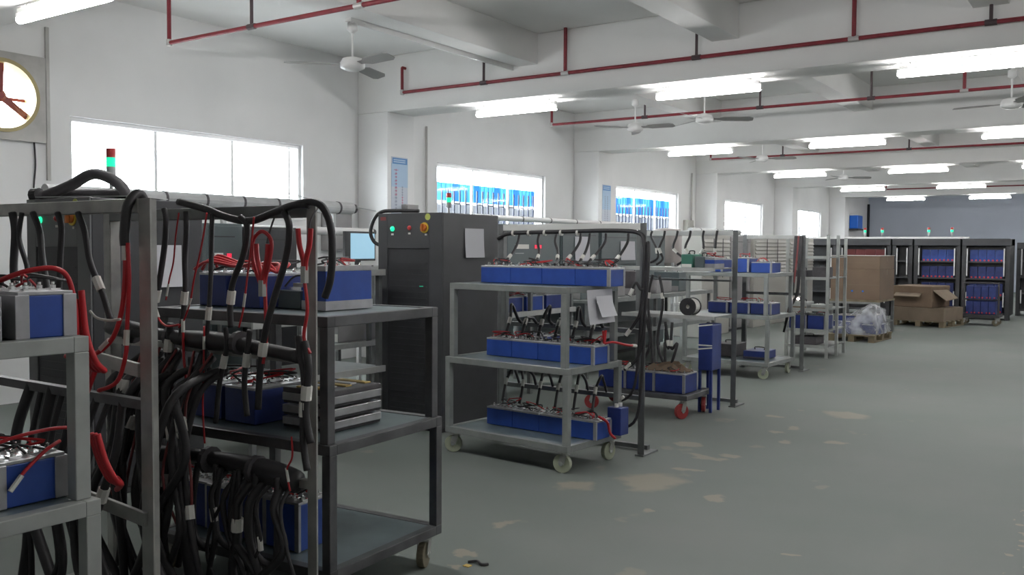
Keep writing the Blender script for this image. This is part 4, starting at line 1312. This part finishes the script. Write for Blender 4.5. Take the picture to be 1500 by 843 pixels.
for (pp, r, tg) in (
    (((303, 312), (298, 345), (292, 376), (284, 410), (279, 440), (270, 468), (262, 480)), .004, 4.2),
    (((262, 312), (257, 350), (254, 384), (248, 410), (243, 440)), .0035, 3.5),
    (((228, 452), (233, 468), (244, 478), (262, 476)), .005, .3),
    (((268, 470), (269, 520), (273, 560), (274, 590)), .006, .15),
    (((372, 318), (368, 360), (363, 400), (360, 425), (356, 455), (350, 480)), .004, 3.5),
    (((299, 478), (298, 560), (297, 600), (300, 650)), .004, .3),
    (((427, 640), (428, 670), (420, 690), (425, 720)), .004, 2.2),
):
    cable('thin red test cable with white tag on the crowded cable stand', 'red tagged test cables on the crowded stand', course(2.44, *pp), r, 'red', tags=(tg,))
# thick arching hoses over stand B
cable('thick black cable arching over the aisle post of the crowded stand', None, course(2.47, (418, 306), (440, 298), (462, 297), (476, 308), (485, 335), (487, 370), (484, 410), (476, 436)), .015, 'rubber')
cable('thick black cable slung along the rail of the crowded stand', None, course(2.47, (262, 296), (300, 306), (330, 318), (365, 324), (400, 312), (430, 301), (452, 300)), .016, 'rubber')
t = thing('cable_bundle', 'thick taped bundle of black cables lying along the lower rail of the crowded stand', 'cable bundle', (-3.36, 2.50, .64))
MB().tube([(-.62, .0, .04), (-.4, -.01, .02), (-.25, -.03, -.02), (-.1, -.02, .0), (.2, 0, .0), (.45, .0, -.01), (.62, .01, -.03)], .04, 10, 6, lambda u: 1.0 + .3 * math.sin(u * 9)).build('cable_core', 'rubber', t, smooth=True)
for x in (-.3, .1, .4):
    MB().cyl((x - .012, -.01, -.005), (x + .012, -.01, -.005), .058, 12).build('tape_wrap', 'hose', t)
t = thing('cable_bundle', 'thick bundle of black cables on the middle rail of the crowded stand', 'cable bundle', (-3.36, 2.50, 1.135))
MB().tube([(-.64, .0, .03), (-.4, -.02, .03), (-.1, -.02, .015), (.25, -.01, .01), (.64, .01, -.02)], .034, 10, 6, lambda u: 1.0 + .22 * math.sin(u * 12)).build('cable_core', 'rubber', t, smooth=True)
for x in (-.45, -.15, .3):
    MB().cyl((x - .012, -.01, .015), (x + .012, -.01, .015), .05, 12).build('tape_wrap', 'hose', t)
# low looping cables on stand B in front of the lower deck
for i, (x, dz) in enumerate(((-3.05, .0), (-2.95, .05), (-2.82, .02), (-3.2, .03))):
    cable('loop of black cable drooping below the lower rail of the crowded stand', 'drooping loops on the crowded stand', [(x - .10, 2.46, .62), (x - .11, 2.44, .45), (x - .09, 2.44, .33 - dz), (x, 2.46, .30 - dz), (x + .03, 2.45, .48), (x + .02, 2.46, .63)], .014, 'rubber')
# red jumper leads lying across cart B's top
for i in range(4):
    cable('red jumper lead lying across the top shelf of the dark cart', 'red jumper leads on the dark cart', [(-3.85 + .02 * i, 2.86 + .03 * i, 1.435), (-3.72, 2.84 + .02 * i, 1.475 + .01 * i), (-3.55, 2.87 + .03 * i, 1.455), (-3.38 + .02 * i, 2.84 + .05 * i, 1.47), (-3.30, 2.9, 1.43)], .008, 'red')
# red clamps hanging
for i, (x, lb) in enumerate(((at_y(384, 375, 2.46).x, 'red crocodile clamp coiled with its lead, hanging at the middle of the crowded stand'), (at_y(446, 380, 2.46).x, 'red crocodile clamp hanging open beside the aisle post of the crowded stand'))):
    t = thing('battery_clamp', lb, 'clamp', (x, 2.46, 1.50 if i == 0 else 1.56))
    for s_ in (-1, 1):
        MB().tube([(s_ * .035, 0, .06), (s_ * .028, 0, .0), (s_ * .008, 0, -.06), (s_ * .004, 0, -.10)], .010, 8).build('jaw_handle', 'red', t)
    MB().box(-.012, .012, -.010, .010, -.15, -.085).build('jaw', 'fork', t)
    if i == 0:
        MB().tube([(.0, .0, -.12), (-.05, .0, -.02), (-.055, 0, .07), (.0, 0, .11), (.055, 0, .07), (.04, 0, -.02), (.005, .01, -.10), (.01, .01, -.30), (.0, .0, -.42)], .008, 7).build('lead', 'red', t)
    else:
        MB().tube([(0, 0, -.14), (.015, 0, -.25), (-.005, 0, -.36), (.03, 0, -.42)], .007, 7).build('lead', 'red', t)
    MB().tube([(.0, .005, -.09), (.0, .03, .08), (.0, .08, .15 if i else .2)], .004, 5).build('hook_wire', 'hose', t)
# stand A : oblique galvanised braces behind the nearest cart
for (a, b_, lb) in (((96, 512, 2.17), (205, 543, 1.99), 'flat galvanised tray reaching from the nearest cart to the post of the nearest stand'), ((128, 728, 2.0), (214, 762, 1.96), 'lower galvanised tray bracing the post of the nearest stand')):
    o = MB().bar(at_y(*a), at_y(*b_), .016, .052).build('cable_tray', 'galv', bevel=.003)
    tag(o, lb, 'cable tray')
# stand A : cables
GAk = 'black test cables on the nearest stand'
for (pp, r, tg) in (
    (((18, 312), (22, 340), (20, 400), (28, 440)), .016, 2.5),
    (((32, 312), (28, 350), (40, 395), (34, 430)), .010, 2.5),
    (((48, 312), (58, 340), (62, 380), (72, 440)), .013, 2.5),
    (((84, 312), (90, 335), (88, 375), (86, 430)), .012, 2.2),
    (((114, 312), (124, 340), (132, 385), (150, 430), (162, 470)), .012, 2.7),
):
    cable('black test cable hanging from the nearest stand', GAk, course(1.93, *pp), r, 'rubber', tags=(tg,) if tg > 2.6 else ())
cable('thin pale wire sagging from the nearest stand toward its red leads', None, course(1.90, (132, 456), (142, 466), (160, 470), (176, 468)), .005, 'tag')
cable('fat black cable with red leads hanging beside the post of the nearest stand', None, [(-3.0, 2.05, 1.6), (-2.995, 2.0, 1.735), (-2.99, 1.945, 1.70), (-2.992, 1.93, 1.60), (-2.99, 1.93, 1.55)], .018, 'rubber')
cable('long red lead by the post of the nearest stand, curling to its brace', None, [(-2.99, 1.93, 1.55), (-2.985, 1.925, 1.45), (-3.0, 1.92, 1.32), (-3.04, 1.91, 1.22), (-3.12, 1.9, 1.16), (-3.22, 1.88, 1.13), (-3.3, 1.88, 1.135)], .009, 'red', tags=(.25, 3.5))
cable('second red lead beside the first, hanging by the post of the nearest stand', None, [(-2.975, 1.93, 1.56), (-2.97, 1.93, 1.42), (-2.985, 1.93, 1.26), (-2.98, 1.92, 1.16), (-3.02, 1.91, 1.06), (-3.12, 1.9, 1.02)], .008, 'red', tags=(2.4,))
cable('bright red lead arching over the striped battery and down behind the nearest cart', None, [(-3.05, 1.50, 1.425), (-2.98, 1.52, 1.45), (-2.93, 1.56, 1.47), (-2.90, 1.62, 1.475), (-2.90, 1.665, 1.44), (-2.905, 1.69, 1.34), (-2.915, 1.70, 1.22)], .009, 'red')
for i in range(3):
    cable('thick red lead falling behind the nearest pale cart', 'thick red leads behind the nearest cart', [(-2.91 - .02 * i, 1.715, 1.40 - .03 * i), (-2.90 - .02 * i, 1.725, 1.25), (-2.89 - .02 * i, 1.75, 1.16), (-2.92 - .03 * i, 1.80, 1.12), (-3.05, 1.85, 1.12), (-3.15, 1.87, 1.09 - .04 * i)], .011, 'red')
cable('red lead with white ends lying over the lower battery of the nearest cart', None, [(-2.93, 1.34, .90), (-2.88, 1.40, .935), (-2.85, 1.5, .96), (-2.85, 1.62, .96), (-2.86, 1.69, .93), (-2.87, 1.74, .88)], .006, 'red', tags=(4.9,))
cable('red lead with white tip hanging down the front of the lower battery', None, [(-2.85, 1.60, .92), (-2.83, 1.54, .90), (-2.82, 1.47, .85), (-2.82, 1.44, .815)], .006, 'red', tags=(2.9,))
for i in range(3):
    cable('thick red lead bundle behind the lower tier of the nearest cart', 'thick red leads behind the lower tier', [(-2.80 - .02 * i, 1.70, .93), (-2.79 - .02 * i, 1.72, .84), (-2.78 - .02 * i, 1.75, .77), (-2.83, 1.8, .74), (-2.95, 1.86, .73 - .02 * i)], .010, 'red')
for i in range(9):
    x = -3.75 + i * .08
    pts = [(x, 1.99, .98), (x + rc.uniform(-.05, .05), 1.93, .8), (x + rc.uniform(-.08, .08), 1.91, .62), (x + rc.uniform(-.1, .1), 1.92, .45 + rc.uniform(-.15, .1)), (x + rc.uniform(-.1, .1), 1.94, .18)]
    cable('dark test cable with white sleeve hanging from the mid rail of the nearest stand', 'sleeved test cables on the nearest stand', pts, rc.choice([.012, .016, .022]), 'rubber', tags=(1.6 + rc.random(),))
# dense dark cables in the gap between the two nearest stands
for i in range(20):
    x = -3.72 + i * .030
    y = 2.32 + rc.uniform(-.12, .12)
    pts = [(x, 2.50, 1.10 + rc.uniform(-.10, 0)), (x + rc.uniform(-.05, .05), y + .05, .95), (x + rc.uniform(-.09, .09), y, .7), (x + rc.uniform(-.12, .12), y - .03, .4), (x + rc.uniform(-.12, .12), y, .06 + rc.uniform(0, .1))]
    cable('tangled black cable in the gap between the two nearest stands', 'tangled black cables between the two nearest stands', pts, rc.choice([.014, .018, .026]), 'rubber', tags=(1 + 2 * rc.random(),) if i % 2 else ())
for i in range(9):
    x = -3.15 + i * .05
    pts = [(x, 2.49, .60), (x + rc.uniform(-.04, .04), 2.42, .52), (x + rc.uniform(-.08, .08), 2.42, .36), (x + rc.uniform(-.1, .1), 2.43, .2), (x + rc.uniform(-.1, .1), 2.43, .04)]
    cable('tangled black cable below the lower rail of the crowded stand', 'tangled black cables below the lower rail of the crowded stand', pts, rc.choice([.008, .012, .018]), 'rubber', tags=(1.2 + rc.random(),) if i % 3 == 0 else ())
for i in range(5):
    x = -3.68 + i * .12
    pts = [(x, 2.46, 1.10), (x + rc.uniform(-.06, .06), 2.36, .9), (x + rc.uniform(-.1, .1), 2.3, .6), (x + rc.uniform(-.1, .1), 2.32, .35)]
    cable('dull red cable in the gap between the two nearest stands', 'dull red cables between the two nearest stands', pts, .006, 'fanred', tags=(1.3,))
# stand C
t = thing('cable_bundle', 'black cable bundle strapped under the white rail behind the light grey cart', 'cable bundle', (-3.67, 6.15, 1.665))
MB().tube([(-.66, .0, -.04), (-.55, -.01, .0), (-.3, -.01, .01), (.0, -.01, .015), (.4, -.01, .02), (.62, .0, .0), (.67, -.01, -.10), (.69, -.02, -.30)], .016, 9, 6).build('cable_core', 'rubber', t, smooth=True)
for x in (-.5, -.35, -.2, -.05, .1):
    MB().cyl((x - .008, -.01, .005), (x + .008, -.01, .005), .024, 10).build('white_tie', 'tag', t)
for i, (x, dxx) in enumerate(((-4.12, .05), (-3.93, .14), (-3.77, .16), (-3.55, .02), (-3.47, .06), (-3.33, .0), (-3.14, .02))):
    pts = [(x, 6.15, 1.66), (x + .02, 6.10, 1.60), (x + dxx * .6, 6.02, 1.52), (x + dxx, 5.90, 1.455), (x + dxx + .03, 5.82, 1.43)]
    cable('black tagged cable dropping to the top batteries of the light grey cart', 'cables dropping to the top row of the light grey cart', pts, .011, 'rubber', tags=(2.6,))
for i in range(6):
    x = -4.1 + .15 * i
    pts = [(x, 6.15, .95), (x, 6.10, .99), (x + rc.uniform(-.03, .06), 6.03, 1.10 - .1 * (i % 2)), (x + .04, 5.94, 1.0), (x + .06, 5.85, .885)]
    cable('black looped cable reaching the middle batteries of the light grey cart', 'looped cables on the middle row of the light grey cart', pts, .013, 'rubber', tags=(3.2,))
for i in range(6):
    x = -4.1 + .16 * i
    pts = [(x, 6.13, .46), (x, 6.08, .55), (x + rc.uniform(-.03, .05), 5.98, .60), (x + .03, 5.9, .50), (x + .05, 5.82, .355)]
    cable('black cable reaching the bottom batteries of the light grey cart', 'cables on the bottom row of the light grey cart', pts, .011, 'rubber', tags=(3.0,))
for i in range(5):
    x = -2.985 + rc.uniform(-.02, .02)
    z1 = (1.2, .9, .65, .4, .2)[i]
    pts = [(x, 6.14, 1.60), (x + .012, 6.11, 1.30 + .05 * i), (x - .01, 6.09, (1.3 + z1) / 2), (x - .05, 6.08, z1 + .1), (x - .09 - .03 * i, 6.06, z1)]
    cable('black cable hanging along the aisle post of the white railed stand', 'cables along the aisle post of the white railed stand', pts, .011, 'rubber', tags=(3.7,))
cable('red lead sticking out from the middle row of the light grey cart', None, [(-3.10, 5.72, .875), (-3.05, 5.76, .885), (-3.0, 5.86, .86), (-2.99, 5.98, .845)], .009, 'red', tags=(2.9,))
t = thing('battery_clamp', 'red clamp resting at the aisle end of the middle battery row', 'clamp', (-3.09, 5.70, .93))
for s_ in (-1, 1):
    MB().tube([(0, s_ * .02, .04), (0, s_ * .012, .0), (0, s_ * .004, -.05)], .009, 8).build('jaw_handle', 'red', t)
cable('red lead hanging over the bottom shelf edge of the light grey cart', None, [(-3.085, 5.62, .37), (-3.06, 5.70, .32), (-3.06, 5.74, .24), (-3.05, 5.80, .19)], .010, 'red')
t = thing('relay_box', 'small blue relay box with white terminals, bottom corner of the light grey cart', 'box', (-3.08, 5.91, .20), R(-5))
MB().box(-.06, .055, -.06, .05, 0, .20).build('case', 'bluedarkshade', t, bevel=.006)
for y in (-.03, .02):
    MB().cyl((0, y, .20), (0, y, .225), .016, 10).build('terminal', 'tag', t)
# charcoal cabinet: cable looping off its top left
cable('black cable looping off the top corner of the charcoal cabinet', None, [(-5.05, 6.0, 1.86), (-5.30, 5.98, 1.865), (-5.43, 5.95, 1.855), (-5.50, 5.93, 1.79), (-5.53, 5.92, 1.68), (-5.50, 5.93, 1.60), (-5.455, 5.95, 1.57)], .016, 'rubber')
# stands D, E, F
for i in range(6):
    x = -4.1 + .14 * i
    pts = [(x, 8.56, 1.73), (x, 8.535, 1.67), (x + rc.uniform(-.08, .12), 8.50, 1.55), (x + rc.uniform(-.05, .1), 8.5, 1.45), (x + rc.uniform(-.05, .05), 8.46, 1.39)]
    cable('dark cable hanging in the tall shelf stand, above its upper shelf', 'cables in the tall shelf stand', pts, .012, 'rubber', tags=(2.2,))
for i in range(5):
    x = -3.92 + .07 * i
    z0 = 1.3 if i < 3 else .85
    pts = [(x, 8.06, z0), (x + rc.uniform(-.05, .05), 8.06, z0 - .25), (x + rc.uniform(-.08, .08), 8.05, .65), (x + rc.uniform(-.1, .1), 8.0, .43)]
    cable('dark cable dropping from the tall shelf stand to the trolley batteries', 'cables dropping to the red-wheeled trolley', pts, .014, 'rubber', tags=(.8,))
for i in range(5):
    x = -3.5 - .02 * i
    pts = [(x, 11.64, 1.72), (x, 11.60, 1.5), (x + rc.uniform(-.1, .02), 11.57, 1.0), (x - .1, 11.55, .9 - .1 * i)]
    cable('dark cable hanging on the stand behind the blue box cart', 'cables on the stand behind the blue box cart', pts, .014, 'fanred' if i == 2 else 'rubber')
cable('thin grey wire strung along the wall toward the charcoal cabinet', None, [(-9.0, 8.0, 2.25), (-8.98, 8.6, 2.16), (-8.9, 9.2, 2.10), (-8.7, 9.42, 2.05)], .006, 'duct')

# ================================================================== LIGHT
w = bpy.data.worlds.new('world')
S.world = w
w.use_nodes = True
bg = w.node_tree.nodes['Background']
bg.inputs['Color'].default_value = (0.92, 0.96, 1.0, 1)
bg.inputs['Strength'].default_value = 11.0
S.view_settings.view_transform = 'Standard'
S.view_settings.look = 'None'
S.view_settings.gamma = 1.0
S.view_settings.exposure = 1.45
S.view_settings.use_curve_mapping = False
S.cycles.use_denoising = True
S.cycles.max_bounces = 8
S.cycles.transparent_max_bounces = 12
S.cycles.sample_clamp_indirect = 6
S.cycles.caustics_reflective = False
S.cycles.caustics_refractive = False
